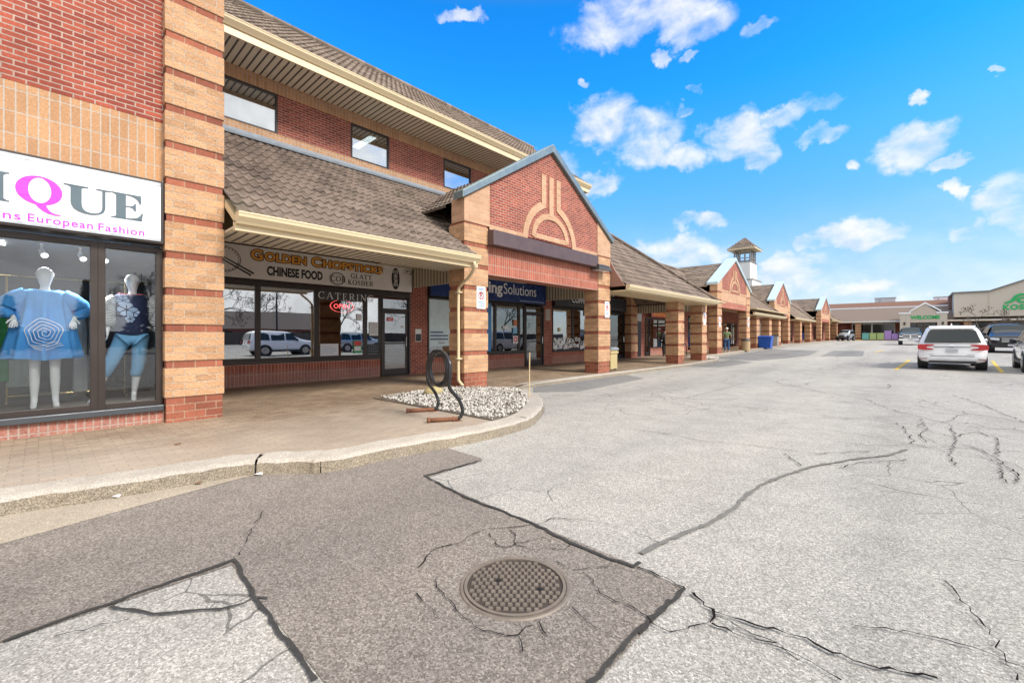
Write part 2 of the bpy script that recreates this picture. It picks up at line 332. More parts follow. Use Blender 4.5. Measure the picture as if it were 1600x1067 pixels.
m_concp = asphalt('gutter_concrete', (.27,.23,.18), (.43,.375,.30), (1.05,1.03,1.0), 1.2, False)
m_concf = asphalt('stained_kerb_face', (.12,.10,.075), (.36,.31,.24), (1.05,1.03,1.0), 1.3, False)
m_yellow = plain('yellow_road_paint', (.62,.42,.06), .8, var=.25, scale=12)
def paver():
    m, nt, p = newmat('brick_pavers'); P = pos(nt); s = node(nt, 'ShaderNodeSeparateXYZ', _0=P)
    vec = node(nt, 'ShaderNodeCombineXYZ', _0=s.outputs[1], _1=s.outputs[0]).outputs[0]
    b = node(nt, 'ShaderNodeTexBrick', dict(offset=.5, offset_frequency=2), Vector=vec, Color1=(.335,.25,.172,1), Color2=(.245,.178,.12,1), Mortar=(.18,.125,.08,1), Scale=1.0, Mortar_Size=.006, Mortar_Smooth=.3, Bias=0.0, Brick_Width=.20, Row_Height=.10)
    n = node(nt, 'ShaderNodeTexNoise', Vector=P, Scale=.9, Detail=7.0, Roughness=.7).outputs[0]
    n2 = node(nt, 'ShaderNodeTexNoise', Vector=P, Scale=60.0, Detail=4.0).outputs[0]
    c = mixc(nt, 1.0, b.outputs[0], ramp(nt, n, [(.3, (.72,.68,.66)), (.55, (1,1,1)), (.8, (1.35,1.33,1.3))]), 'MULTIPLY')
    c = mixc(nt, 1.0, c, ramp(nt, n2, [(.3, (.8,.8,.8)), (.7, (1.2,1.2,1.2))]), 'MULTIPLY')
    # pale worn, salt-bleached strip along the open kerb side
    wear = node(nt, 'ShaderNodeMapRange', dict(interpolation_type='SMOOTHSTEP'), _0=math_(nt, 'ADD', s.outputs[0], math_(nt, 'MULTIPLY', n, 1.6)), _1=-7.4, _2=-5.0, _3=0.0, _4=.48).outputs[0]
    c = mixc(nt, wear, c, mixc(nt, n2, (.33,.285,.235), (.49,.43,.36)))
    setin(nt, p, 'Base Color', c); setin(nt, p, 'Roughness', node(nt, 'ShaderNodeMapRange', _0=n, _1=.35, _2=.7, _3=.45, _4=.85).outputs[0]); setin(nt, p, 'Specular IOR Level', .35)
    bump(nt, p, math_(nt, 'ADD', math_(nt, 'SUBTRACT', 1.0, b.outputs[1]), math_(nt, 'MULTIPLY', n2, .3)), .35, .006); return m
m_paver = paver()

# ------------------------------------------------------------ lettering
FACE_E = Matrix(((0,0,1),(1,0,0),(0,1,0))).to_4x4()      # a face that looks towards +X, reads along +Y
FACE_S = Matrix(((1,0,0),(0,0,-1),(0,1,0))).to_4x4()     # a face that looks towards -Y, reads along +X
def text(name, s, size, mat, parent, at, face=FACE_E, bold=0, xs=1, ext=.004, align='LEFT', sp=1.0, shear=0, fit=None):
    cu = bpy.data.curves.new(name, 'FONT'); cu.body = s; cu.size = size; cu.align_x = align; cu.offset = bold; cu.extrude = ext; cu.space_character = sp; cu.shear = shear; cu.resolution_u = 3
    t = bpy.data.objects.new('t', cu); C.objects.link(t)
    me = bpy.data.meshes.new_from_object(t.evaluated_get(bpy.context.evaluated_depsgraph_get()))
    bpy.data.objects.remove(t)
    if fit:
        w_ = max(v.co.x for v in me.vertices); l_ = min(v.co.x for v in me.vertices); xs = fit/(w_-l_); at = Vector(at)-(face @ Vector((l_*xs,0,0)))
    o = OFF.get(parent.name, (0,0,0))
    me.transform(Matrix.Translation(Vector(at)-Vector(o)) @ face @ Matrix.Diagonal((xs,1,1,1)))
    me.name = name; me.materials.clear(); me.materials.append(mat)
    ob = bpy.data.objects.new(name, me); C.objects.link(ob); ob.parent = parent; OFF[ob.name] = o; return ob
def flat(mb, polys, at, face=FACE_E, d=.004):            # 2D polygons -> thin prisms standing on a face
    for i, p in enumerate(polys):
        P = [Vector(at)+(face @ Vector((x, y, 0))) for x, y in p]
        mb.prism(P, (face @ Vector((0,0,1)))*(d+.0006*(i % 7)))
    return mb
def ring2(cx, cy, r1, r2, n=28, ry=1.0, a0=0, a1=2*math.pi):   # annulus as quads
    out = []
    for i in range(n):
        a = a0+(a1-a0)*i/n; b = a0+(a1-a0)*(i+1)/n
        out.append([(cx+r1*math.cos(a), cy+r1*ry*math.sin(a)), (cx+r2*math.cos(a), cy+r2*ry*math.sin(a)), (cx+r2*math.cos(b), cy+r2*ry*math.sin(b)), (cx+r1*math.cos(b), cy+r1*ry*math.sin(b))])
    return out
def ell(cx, cy, rx, ry, n=28): return [(cx+rx*math.cos(2*math.pi*i/n), cy+ry*math.sin(2*math.pi*i/n)) for i in range(n)]
def strip2(pts, w):                                       # polyline -> quads of width w (or widths)
    ws = w if isinstance(w, (list, tuple)) else [w]*len(pts); L = []; Rr = []
    for i, (x, y) in enumerate(pts):
        ax, ay = pts[max(0, i-1)]; bx, by = pts[min(len(pts)-1, i+1)]
        l = math.hypot(bx-ax, by-ay) or 1; nx, ny = -(by-ay)/l, (bx-ax)/l
        L.append((x+nx*ws[i]/2, y+ny*ws[i]/2)); Rr.append((x-nx*ws[i]/2, y-ny*ws[i]/2))
    return [[L[i], L[i+1], Rr[i+1], Rr[i]] for i in range(len(pts)-1)]
def arc2(cx, cy, rx, ry, a0, a1, n=10): return [(cx+rx*math.cos(R(a0+(a1-a0)*i/n)), cy+ry*math.sin(R(a0+(a1-a0)*i/n))) for i in range(n+1)]
# a small roman serif alphabet: letter -> (advance, strokes); v = thick, h = thin
TK, TH = .13, .05
def serif_letter(ch):
    st = []; S = lambda x, y, w=.26: st.append(([(x-w/2, y+(TH/2 if y < .5 else -TH/2)), (x+w/2, y+(TH/2 if y < .5 else -TH/2))], TH))
    V = lambda x, a=0, b=1, w=TK: st.append(([(x, a), (x, b)], w)); H = lambda y, a, b, w=TH: st.append(([(a, y), (b, y)], w)); D = lambda p, q, w: st.append(([p, q], w))
    def O(cx, rx, a0=0, a1=360):
        P = arc2(cx, .5, rx, .5, a0, a1, 22); st.append((P, [TH+(TK-TH)*abs(math.cos(R(a0+(a1-a0)*i/22))) for i in range(23)]))
    if ch == 'I': V(.15); S(.15, 0, .3); S(.15, 1, .3); ad = .42
    elif ch == 'C': O(.45, .40, 55, 305); V(.70, .72, .96, TH); V(.70, .04, .26, TH); ad = .86
    elif ch == 'G': O(.45, .40, 55, 310); V(.70, .72, .96, TH); V(.72, .05, .45, TK); S(.70, .45, .26); ad = .92
    elif ch == 'O': O(.45, .40); ad = .95
    elif ch == 'A': D((.08, 0), (.42, 1), TH*1.2); D((.42, 1), (.78, 0), TK); H(.34, .2, .64); S(.08, 0); S(.78, 0, .3); ad = .90
    elif ch == 'T': V(.40); H(1-TH/2, .04, .76); S(.40, 0, .34); V(.06, .74, 1, TH); V(.74, .74, 1, TH); ad = .86
    elif ch in 'EL':
        V(.15); H(TH/2, .02, .60); V(.60, 0, .27, TH); ad = .74
        if ch == 'E': H(1-TH/2, .02, .58); V(.57, .75, 1, TH); H(.52, .15, .44); V(.44, .40, .64, TH)
        else: S(.15, 1, .32)
    elif ch == 'R': V(.15); S(.15, 0, .32); H(1-TH/2, .0, .40); H(.50, .15, .40); P = arc2(.38, .75, .24, .23, 90, -90, 10); st.append((P, [TH+(TK-TH)*abs(math.cos(R(90-18*i))) for i in range(11)])); D((.36, .5), (.72, 0), TK); S(.74, 0, .22); ad = .86
    elif ch == 'N': V(.12, 0, 1, TH*1.2); D((.10, .97), (.70, .03), TK); V(.72, 0, 1, TH*1.2); S(.12, 0); S(.10, 1, .2); S(.72, 1); ad = .93
    elif ch == 'K': V(.15); S(.15, 0, .3); S(.15, 1, .3); D((.2, .42), (.62, .98), TH*1.2); D((.32, .55), (.70, 0), TK); S(.64, 1, .26); S(.72, 0, .28); ad = .9
    elif ch == 'H': V(.15); V(.66); H(.52, .15, .66); [S(x, y, .3) for x in (.15, .66) for y in (0, 1)]; ad = .92
    elif ch == 'S':
        P = [(.56,.80),(.50,.92),(.34,.975),(.18,.92),(.11,.77),(.17,.62),(.34,.52),(.50,.42),(.58,.26),(.52,.09),(.34,.02),(.16,.08),(.08,.24)]
        st.append((P, [TH, TH, TH, .07, .10, .12, TK, .12, .10, .07, TH, TH, TH])); V(.57, .72, .98, TH); V(.07, .02, .28, TH); ad = .74
    else: ad = .4
    return ad, st
def serif_text(mb, s, at, size, face=FACE_E, sp=.12, d=.003, xs=1.0, wt=1.0):
    x = 0; k = 0
    for ch in s:
        ad, st = serif_letter(ch)
        for pts, w in st:
            q = strip2([(p[0], p[1]) for p in pts], [z*wt for z in w] if isinstance(w, list) else w*wt)
            polys = [[((px+x)*size*xs, py*size) for px, py in f] for f in q]
            flat(mb, polys, at, face, d+.0045*(k % 5)*.2); k += 1
        x += ad+sp
    return x*size*xs
# ============================================================ SETTING
def sheet(mb, x0, x1, ys, z=0):
    for a, b in zip(ys, ys[1:]): mb.quad((x0,a,ez(a)+z),(x1,a,ez(a)+z),(x1,b,ez(b)+z),(x0,b,ez(b)+z))
    return mb
YS = [-300, -60, 0, 10, 20, 25, 30, 36, 42, 48, 54, 64, 72, 80, 92, 104, 150, 600]
struct('parking_lot_ground', sheet(MB(), -500, 500, YS), m_asph)
def gpoly(name, pts, mat, z):
    mb = MB(); mb.quad(*[(x, y, ez(y)+z) for x, y in pts]); return struct(name, mb, mat)
gpoly('dark_asphalt_patch', [(-4.35,-7),(-3.06,-7),(-3.06,.80),(-.94,.77),(-.93,2.42),(-1.28,2.47),(-1.98,2.49),(-3.51,2.58),(-3.60,3.43),(-4.30,3.46),(-4.33,2.94),(-4.40,2.02),(-4.87,1.45),(-4.72,.71),(-4.50,-.18)], m_asph_d, .004)
gpoly('gutter_pan', [(-5.3,-7),(-4.35,-7),(-4.50,-.18),(-4.72,.71),(-4.87,1.45),(-4.95,1.40),(-5.12,.27),(-5.25,-.2)], m_concp, .006)
gpoly('grey_asphalt_patch', [(-7.75,9.3),(-6.95,8.35),(-6.2,9.3),(-6.5,13.5),(-7.66,14.4)], m_asph_n, .005)
gpoly('grey_asphalt_patch', [(-7.6,20.0),(-6.3,20.6),(-6.0,24.8),(-7.5,26.4)], m_asph_n, .005)
gpoly('grey_asphalt_patch', [(-9.0,27.0),(-6.2,26.5),(-4.8,33),(-5.2,40),(-8.5,41.5)], m_asph_n, .006)
gpoly('grey_asphalt_patch', [(-4.2,33),(-2.2,34),(-2.6,41.5),(-4.4,41)], m_asph_n, .007)
CRACKS=[(0.012,[(-2.18,1.554),(-2.243,1.656),(-2.287,1.768),(-2.255,1.89),(-2.262,2.031),(-2.257,2.195),(-2.157,2.314),(-2.057,2.463),(-2.015,2.65),(-1.902,2.753),(-1.709,2.829),(-1.562,2.862),(-1.41,2.866),(-1.257,2.828)]),(0.01,[(-2.201,2.165),(-2.057,2.071),(-1.973,2.079),(-1.946,2.174),(-1.906,2.283),(-1.879,2.358),(-1.773,2.332),(-1.656,2.325)]),(0.01,[(-2.144,2.299),(-2.025,2.223),(-1.935,2.161),(-1.83,2.165),(-1.732,2.278),(-1.656,2.325),(-1.677,2.398)]),(0.01,[(-2.026,1.531),(-1.925,1.506),(-1.833,1.451),(-1.743,1.461),(-1.663,1.426),(-1.583,1.421),(-1.495,1.406),(-1.414,1.457),(-1.346,1.52),(-1.342,1.607)]),(0.01,[(-1.974,1.383),(-1.831,1.352),(-1.706,1.334)]),(0.01,[(-1.61,2.156),(-1.509,2.132),(-1.44,2.215),(-1.308,2.382)]),(0.01,[(-1.434,2.165),(-1.305,2.109),(-1.204,2.044),(-1.094,2.058),(-1.01,2.052)]),(0.01,[(-1.298,1.856),(-1.181,1.816),(-1.102,1.814),(-1.054,1.812),(-0.985,1.806)]),(0.01,[(-1.327,1.645),(-1.241,1.594)]),(0.01,[(-1.349,1.506),(-1.263,1.444)]),(0.045,[(-1.288,2.618),(-1.213,2.979),(-1.108,3.416),(-1.059,3.777),(-1.071,4.23),(-1.031,4.649),(-0.916,5.132),(-0.775,5.616),(-0.459,6.304),(-0.205,6.712),(-0.047,7.234)]),(0.03,[(-0.94,1.91),(-0.934,2.1),(-0.924,2.418)]),(0.02,[(-1.202,2.444),(-0.924,2.418)]),(0.022,[(-0.888,2.411),(-0.742,2.31),(-0.721,2.201)]),(0.02,[(-0.742,2.31),(-0.522,2.353),(-0.352,2.38),(-0.226,2.366),(-0.112,2.386),(0.077,2.471)]),(0.016,[(-0.721,2.201),(-0.567,2.211),(-0.452,2.261)]),(0.014,[(-0.46,2.241),(-0.306,2.22),(-0.209,2.193)]),(0.01,[(-1.008,2.049),(-0.889,2.001),(-0.813,2.033),(-0.727,2.196)]),(0.012,[(-0.204,2.645),(-0.083,2.727),(0.025,2.791),(0.158,2.822),(0.263,2.828),(0.312,2.788),(0.346,2.796)]),(0.012,[(0.152,3.468),(0.214,3.223),(0.266,3.078),(0.284,2.951),(0.283,2.846),(0.305,2.724),(0.312,2.671)]),(0.018,[(-2.948,5.992),(-2.426,6.066),(-2.012,5.96),(-1.574,6.141),(-1.107,6.201),(-0.856,6.204),(-0.593,6.538),(-0.377,6.794)]),(0.018,[(-1.099,5.981),(-0.872,5.526)]),(0.018,[(-3.697,8.919),(-2.949,8.565),(-2.411,8.602)]),(0.018,[(-4.271,8.682),(-3.716,9.818),(-3.65,14.244)]),(0.018,[(-0.802,12.497),(-0.335,10.968),(0.092,10.282),(0.443,9.716),(0.811,9.739),(1.214,9.817)]),(0.018,[(0.717,14.583),(1.038,12.993),(1.184,11.907),(1.332,10.765)]),(0.018,[(-2.624,9.362),(-1.99,9.446),(-1.273,9.227),(-0.435,9.245)]),(0.018,[(-0.171,9.316),(-0.022,8.275),(0.009,7.596),(0.333,7.297),(0.35,6.649)]),(0.018,[(0.443,9.716),(0.445,8.454),(0.333,7.297)]),(0.018,[(0.432,8.207),(0.619,7.748),(0.727,7.311),(0.644,6.371),(0.692,6.175),(0.795,6.638),(0.741,7.009),(0.588,7.352)]),(0.018,[(-0.566,5.661),(-0.443,6.074),(-0.043,6.603)]),(0.018,[(0.09,10.089),(0.209,8.754),(0.42,8.555),(0.705,9.21)]),(0.018,[(0.705,9.21),(0.867,8.723),(0.719,7.473)]),(0.018,[(0.011,8.571),(0.244,7.812),(0.437,7.779)]),(0.035,[(-3.053,-0.118),(-3.063,0.004),(-3.07,0.154),(-3.073,0.235),(-3.085,0.34),(-3.09,0.462),(-3.099,0.637),(-3.104,0.749),(-3.11,0.832)]),(0.03,[(-3.094,0.828),(-2.82,0.799),(-2.596,0.777),(-2.357,0.774),(-2.095,0.762),(-1.888,0.757),(-1.775,0.755)]),(0.025,[(-3.036,0.257),(-2.913,0.321),(-2.798,0.392),(-2.693,0.507),(-2.599,0.627),(-2.564,0.716),(-2.574,0.771),(-2.518,0.822)]),(0.009,[(-3.12,0.859),(-3.331,0.944),(-3.581,1.087),(-3.798,1.216)]),(0.009,[(-2.914,0.059),(-2.882,0.159),(-2.823,0.311)]),(0.009,[(-2.647,0.59),(-2.665,0.713)]),(0.035,[(-3.54,3.365),(-3.559,2.915),(-3.574,2.593),(-3.181,2.546),(-2.78,2.496),(-2.362,2.49),(-2.079,2.489),(-1.697,2.426),(-1.401,2.409),(-1.244,2.433),(-1.232,2.504)])]
CRACKS += [(.028, [(-.94,2.25),(-.95,1.9),(-.945,1.5),(-.955,1.0),(-.95,.5)]), (.012, [(-.70,2.28),(-.58,2.26),(-.45,2.27),(-.36,2.2)]), (.010, [(-.66,2.2),(-.6,2.24),(-.5,2.22)])]
def jitter(pts, amp, step):
    out = []
    for (x0, y0), (x1, y1) in zip(pts, pts[1:]):
        n = max(1, int(math.hypot(x1-x0, y1-y0)/step))
        for i in range(n):
            t = i/n; out.append((x0+(x1-x0)*t+random.uniform(-amp, amp), y0+(y1-y0)*t+random.uniform(-amp, amp)))
    return out+[pts[-1]]
mc, ms, mo = MB(), MB(), MB(); kz = 0
for w, pts in CRACKS:
    d = math.hypot(pts[0][0], pts[0][1]); tar = w >= .025
    P = jitter(pts, (.006 if tar else .011)*(1+d*.15), (.035 if tar else .028)*(1+d*.15))
    ws = [w*(random.uniform(.45, 1.0) if tar else random.uniform(.12, .85)) for _ in P]
    kz += 1
    for q in strip2(P, ws): ((mo if w == .045 else ms) if tar else mc).quad(*[(x, y, ez(y)+(.010 if tar else .0125)+.00008*kz) for x, y in reversed(q)])
# more hairline cracks further out over the lot
for k in range(95):
    x, y = random.uniform(-5.5, 9), random.uniform(7, 40); a = random.uniform(0, 6.28); P = [(x, y)]
    for i in range(random.randint(5, 16)):
        a += random.uniform(-.6, .6); x += math.cos(a)*.35; y += math.sin(a)*.35; P.append((x, y))
    if any(p[0] < -6.5 for p in P): continue
    for q in strip2(jitter(P, .03, .12), random.choice((.005,.008,.013))): mc.quad(*[(a_, b_, ez(b_)+.016+.00008*k) for a_, b_ in reversed(q)])
struct('asphalt_cracks', mc, m_crack); struct('sealed_asphalt_seams', ms, m_tar); struct('old_sealed_crack', mo, m_tar2)
# yellow stall lines
for (a, b) in (((-.48,23.4),(-.10,31.5)), ((2.46,24.1),(2.98,32.5)), ((-3.6,47),(-2.6,50.5)), ((-1.9,39.5),(-1.55,43.5)), ((5.6,25),(6.2,33))):
    mb = MB(); n = 6
    for i in range(n):
        y0, y1 = a[1]+(b[1]-a[1])*i/n, a[1]+(b[1]-a[1])*(i+1)/n; x0, x1 = a[0]+(b[0]-a[0])*i/n, a[0]+(b[0]-a[0])*(i+1)/n
        mb.quad((x0-.06,y0,ez(y0)+.009),(x0+.06,y0,ez(y0)+.009),(x1+.06,y1,ez(y1)+.009),(x1-.06,y1,ez(y1)+.009))
    struct('parking_line', mb, m_yellow)
# kerb line: road-side foot of the kerb
KERB = [(-5.70,-7),(-5.34,-2.2),(-5.19,-.2),(-5.08,.27),(-4.98,.95),(-4.90,1.38),(-4.62,1.78),(-4.40,2.02),(-4.35,2.9),(-4.24,3.7),(-4.22,4.4),(-4.32,5.1),(-4.60,5.68),(-5.02,6.35),(-5.50,6.92),(-6.05,7.4),(-6.6,7.75),(-7.15,7.98)]
def smooth(pts, n=3):
    out = []
    for i in range(len(pts)-1):
        p0, p1, p2, p3 = pts[max(0,i-1)], pts[i], pts[i+1], pts[min(len(pts)-1,i+2)]
        for j in range(n):
            t = j/n
            out.append(tuple(.5*(2*b+(c-a)*t+(2*a-5*b+4*c-d)*t*t+(3*b-a-3*c+d)*t**3) for a, b, c, d in zip(p0, p1, p2, p3)))
    return out+[pts[-1]]
def kerb(name, pts, w=.34, h=.14, joint=(), face=None):
    pts = [tuple(p) for p in pts]; nn = len(pts)
    N = []
    for i in range(nn):
        ax, ay = pts[max(0, i-1)]; bx, by = pts[min(nn-1, i+1)]; l = math.hypot(bx-ax, by-ay); N.append((-(by-ay)/l, (bx-ax)/l))
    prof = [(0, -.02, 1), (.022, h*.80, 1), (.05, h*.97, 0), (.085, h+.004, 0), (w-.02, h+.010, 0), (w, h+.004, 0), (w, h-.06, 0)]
    mb = MB()
    for i in range(nn-1):
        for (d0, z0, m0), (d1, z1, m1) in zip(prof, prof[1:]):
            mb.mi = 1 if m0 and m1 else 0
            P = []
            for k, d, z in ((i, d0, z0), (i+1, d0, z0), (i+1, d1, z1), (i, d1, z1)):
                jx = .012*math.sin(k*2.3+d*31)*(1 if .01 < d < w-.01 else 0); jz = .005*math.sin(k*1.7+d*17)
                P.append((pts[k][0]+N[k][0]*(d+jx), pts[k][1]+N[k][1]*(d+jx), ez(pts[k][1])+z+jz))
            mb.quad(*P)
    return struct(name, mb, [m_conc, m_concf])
# kerb segments separated by open joints
KS = smooth(KERB, 5)
def cutk(ya, yb): return [p for p in KS if True][ya:yb]
joints = [0, 26, 34, 55, len(KS)-1]
for a, b in zip(joints, joints[1:]):
    seg = KS[a:b+1]
    if a: # leave a 12 mm joint
        p, q = seg[0], seg[1]; l = math.hypot(q[0]-p[0], q[1]-p[1]); seg[0] = (p[0]+(q[0]-p[0])*.014/l, p[1]+(q[1]-p[1])*.014/l)
    kerb('kerb', seg)
m_jt = plain('dark_joint', (.03,.026,.02), .9, var=.2)
mb = MB()
for j in joints[1:-1]:
    p, q = KS[j], KS[j+1]; a = math.atan2(q[1]-p[1], q[0]-p[0]); nx, ny = -math.sin(a), math.cos(a); tx, ty = math.cos(a), math.sin(a)
    mb.prism([(p[0]+tx*s+nx*d, p[1]+ty*s+ny*d, -.02) for s, d in ((-.004,.03),(.016,.03),(.016,.33),(-.004,.33))], (0,0,.115))
struct('kerb_joint_fill', mb, m_jt)
FAR = [(-7.15,7.98),(-7.5,8.25),(-7.62,9.0),(-7.64,12),(-7.62,16),(-7.56,20),(-7.55,24.2),(-7.75,25.2),(-8.5,26.2),(-9.15,27.2),(-9.22,30),(-9.15,40.6),(-9.05,44),(-9.1,49.5),(-9.9,51.5),(-9.95,57.5),(-9.5,59),(-9.45,73),(-9.3,75),(-9.3,96),(-9.3,103.8)]
kerb('kerb', FAR, .22, .11)
# pavement behind the kerb
back = []
for i, p in enumerate(KS):
    q0, q1 = KS[max(0,i-1)], KS[min(len(KS)-1,i+1)]; l = math.hypot(q1[0]-q0[0], q1[1]-q0[1])
    back.append((p[0]-(q1[1]-q0[1])/l*.30, p[1]+(q1[0]-q0[0])/l*.30))
mb = MB()
mb.quad((-12.6,-7,.137),*[(p[0],p[1],.137) for p in back],(-12.6,back[-1][1],.137))
fb = [back[-1], (-7.66,9.0)]+[(x-.17, y) for x, y in FAR[3:]]
for a, b in zip(fb, fb[1:]):
    za, zb = ez(a[1])+(.137 if a is fb[0] else .112), ez(b[1])+.112
    if a is fb[0]: za = .137
    mb.quad((-12.6,a[1],za),(a[0],a[1],za),(b[0],b[1],zb),(-12.6,b[1],zb))
struct('brick_pavement', mb, m_paver)

# manhole
m_iron = plain('rusty_cast_iron', (.21,.175,.145), .62, .35, var=.35, scale=14, bmp=.25)
m_irond = plain('cast_iron_hollow', (.062,.048,.040), .7, .3, var=.3, scale=18)
t = thing('manhole_cover', 'round cast iron manhole cover with raised waffle studs set in the cracked asphalt', 'manhole cover', (-1.64,1.81,.008))
mx_, my_ = -1.64, 1.81
mb = MB(); mb.lathe(mx_, my_, [(.312,-.02),(.312,.010),(.328,.011),(.334,.004),(.334,-.02)], 56, False); mb.build('frame_ring', m_iron, t)
mb = MB(); mb.mi = 1; mb.lathe(mx_, my_, [(.306,-.02),(.306,.006)], 56); mb.mi = 0
mb.lathe(mx_, my_, [(.288,.005),(.288,.015),(.306,.015),(.306,.005)], 56, False)
ca, sa = math.cos(R(40)), math.sin(R(40))
for i in range(-7, 8):
    for j in range(-7, 8):
        a, b = i*.042+(.021 if j % 2 else 0), j*.040
        if math.hypot(a, b) > .272: continue
        if (i, j) in ((-3, 1), (3, -1)):
            continue
        x, y = mx_+a*ca-b*sa, my_+a*sa+b*ca; w, l = .014, .011
        P = [(x+(u*w)*ca-(v*l)*sa, y+(u*w)*sa+(v*l)*ca) for u, v in ((-1,-1),(1,-1),(1,1),(-1,1))]
        Q = [(x+(u*w*.75)*ca-(v*l*.75)*sa, y+(u*w*.75)*sa+(v*l*.75)*ca) for u, v in ((-1,-1),(1,-1),(1,1),(-1,1))]
        o = [(px, py, .0055) for px, py in P]+[(px, py, .0155) for px, py in Q]
        mb.add(o, [(4,5,6,7),(0,1,5,4),(1,2,6,5),(2,3,7,6),(3,0,4,7)])
cov = mb.build('cover', [m_iron, m_irond], t)
m_hole = plain('hole_black', (.004,.004,.004), .9, var=0)
for (i, j) in ((-3, 1), (3, -1)):
    a, b = i*.042+.021, j*.040; x, y = mx_+a*ca-b*sa, my_+a*sa+b*ca
    mb = MB(); mb.prism([(x+u*.015, y+v*.015, .006) for u, v in ((-1,-1),(1,-1),(1,1),(-1,1))], (0,0,.002))
    mb.build('lifting_hole', m_hole, cov)

for c_ in (t,): c_.scale = (.93,.93,1)
# gravel bed of white stones beside the kerb island
GB = [(-8.02,4.72),(-8.28,6.2),(-8.24,6.86),(-7.0,7.72),(-6.4,7.32),(-5.75,6.72),(-5.28,6.18),(-4.86,5.45),(-4.66,4.95),(-4.62,4.62),(-5.96,4.62)]
def inside(x, y, P):
    c = False
    for (x0, y0), (x1, y1) in zip(P, P[1:]+P[:1]):
        if (y0 > y) != (y1 > y) and x < (x1-x0)*(y-y0)/(y1-y0)+x0: c = not c
    return c
bm_ = bmesh.new(); bmesh.ops.create_icosphere(bm_, subdivisions=1, radius=1); ico_v = [v.co.copy() for v in bm_.verts]; ico_f = [tuple(v.index for v in f.verts) for f in bm_.faces]; bm_.free()
mb = MB(); n = 0
while n < 3600:
    x, y = random.uniform(-8.35,-4.5), random.uniform(4.5,7.9)
    if not inside(x, y, GB): continue
    r = random.uniform(.012, .040)*random.uniform(.7,1); rot = Euler((random.random()*6, random.random()*6, random.random()*6)).to_matrix(); s = Vector((1, random.uniform(.6,.95), random.uniform(.45,.75)))*r
    q = [rot @ Vector((v.x*s.x*random.uniform(.85,1.15), v.y*s.y*random.uniform(.85,1.15), v.z*s.z)) for v in ico_v]
    mb.mi = 0 if random.random() < .66 else (1 if random.random() < .6 else 2); z = .150+random.uniform(0, .03)
    mb.add([(x+v.x, y+v.y, z+v.z) for v in q], ico_f); n += 1
mb.mi = 2; mb.quad(*[(x, y, .143) for x, y in GB])
tag(mb.build('white_gravel', [plain('white_marble_pebble', (.52,.49,.445), .7, var=.2, scale=14), plain('grey_pebble', (.33,.29,.25), .8, var=.25, scale=14), plain('dark_gravel_gap', (.13,.11,.09), .9, var=.3, scale=20)]), 'bed of white marble pebbles on the kerb island around the bike rack', 'gravel', kind='stuff')
mb = MB()   # edging strip between pavers and stones
for a, b in (((-8.02,4.66),(-4.62,4.56)),):
    mb.box(a[0], b[0], 4.575, 4.615, .10, .150)
struct('gravel_edging', mb, plain('steel_edging', (.10,.085,.07), .7, .3, var=.3, scale=15))
t = MB(); t.tube([(-5.79,6.83,.14),(-5.80,6.84,.60),(-5.785,6.83,1.06)], [.011,.0115,.012], 8)
tag(t.build('wooden_stake', plain('pale_stake_wood', (.60,.46,.26), .75, var=.2, scale=20)), 'thin pale wooden stake standing upright in the white pebbles at the kerb tip', 'stake')
mb = MB(); q = []
for v in ico_v: q.append((-7.62+v.x*.26*random.uniform(.85,1.1), 5.78+v.y*.30*random.uniform(.85,1.1), .20+v.z*.17*random.uniform(.85,1.1)))
mb.add(q, ico_f)
tag(mb.build('landscape_boulder', plain('mossy_sandstone', (.38,.31,.15), .9, var=.35, scale=9, bmp=.5), smooth=True, sub=2), 'yellowish mossy boulder lying in the pebbles behind the bike rack', 'boulder')

# bike rack: one bent black tube with a double loop at the top and two rusty feet
m_rack = plain('black_rack_paint', (.018,.019,.021), .32, .2, var=.15, scale=20, coat=.3)
m_rust = plain('rusty_foot', (.20,.085,.045), .85, .2, var=.4, scale=25, bmp=.3)
t = thing('bike_rack', 'black tube bike rack with a double spiral loop and rusty feet beside the pebble bed', 'bike rack', (-5.5,4.3,.137))
e = Vector((.46,.888,0)); B = Vector((-4.99,4.23,.17)); A = Vector((-5.92,4.50,.17))
cB = Vector((-5.22,4.09,.905)); cA = Vector((-5.50,4.23,.905)); rr = .262; uu = Vector((.997,-.08,0))
legB = [B, B+e*.05+Vector((0,0,.03)), B+e*.075+Vector((0,0,.12)), B+e*.02+Vector((0,0,.28)), cB+uu*(rr-.03)+Vector((0,0,-.26)), cB+uu*rr*.96+Vector((0,0,-.08))]
legA = [A, A+e*.05+Vector((0,0,.03)), A+e*.075+Vector((0,0,.12)), A+e*.02+Vector((0,0,.28)), cA-uu*(rr-.03)+Vector((0,0,-.26)), cA-uu*rr*.96+Vector((0,0,-.08))]
hel = []
for i in range(1, 80):
    th = 2*math.pi*2.5*i/80.0+.05; c = cB.lerp(cA, i/80.0)
    hel.append(c+uu*rr*math.cos(th)+Vector((0,0,rr*math.sin(th))))
path = smooth([tuple(p) for p in legB], 4)+[tuple(p) for p in hel]+smooth([tuple(p) for p in reversed(legA)], 4)
MB().tube(path, .027, 12).build('loop_tube', m_rack, t, smooth=True)
for P in (B, A):
    f = P-e*.44; mb = MB(); mb.tube([tuple(f), tuple(P-e*.1)], .032, 10); mb.tube([tuple(f-e*.012), tuple(f+e*.03)], .042, 10); mb.build('foot', m_rust, t, smooth=True)
    mb = MB(); mb.tube([tuple(P-e*.1), tuple(P)], .030, 10); mb.box(P.x-.05, P.x+.05, P.y-.05, P.y+.05, .137, .146); mb.tube([tuple(P-e*.06+Vector((.05,-.03,-.03))), tuple(P-e*.06+Vector((-.05,.03,.02)))], .012, 6); mb.build('anchor', m_rust, t)

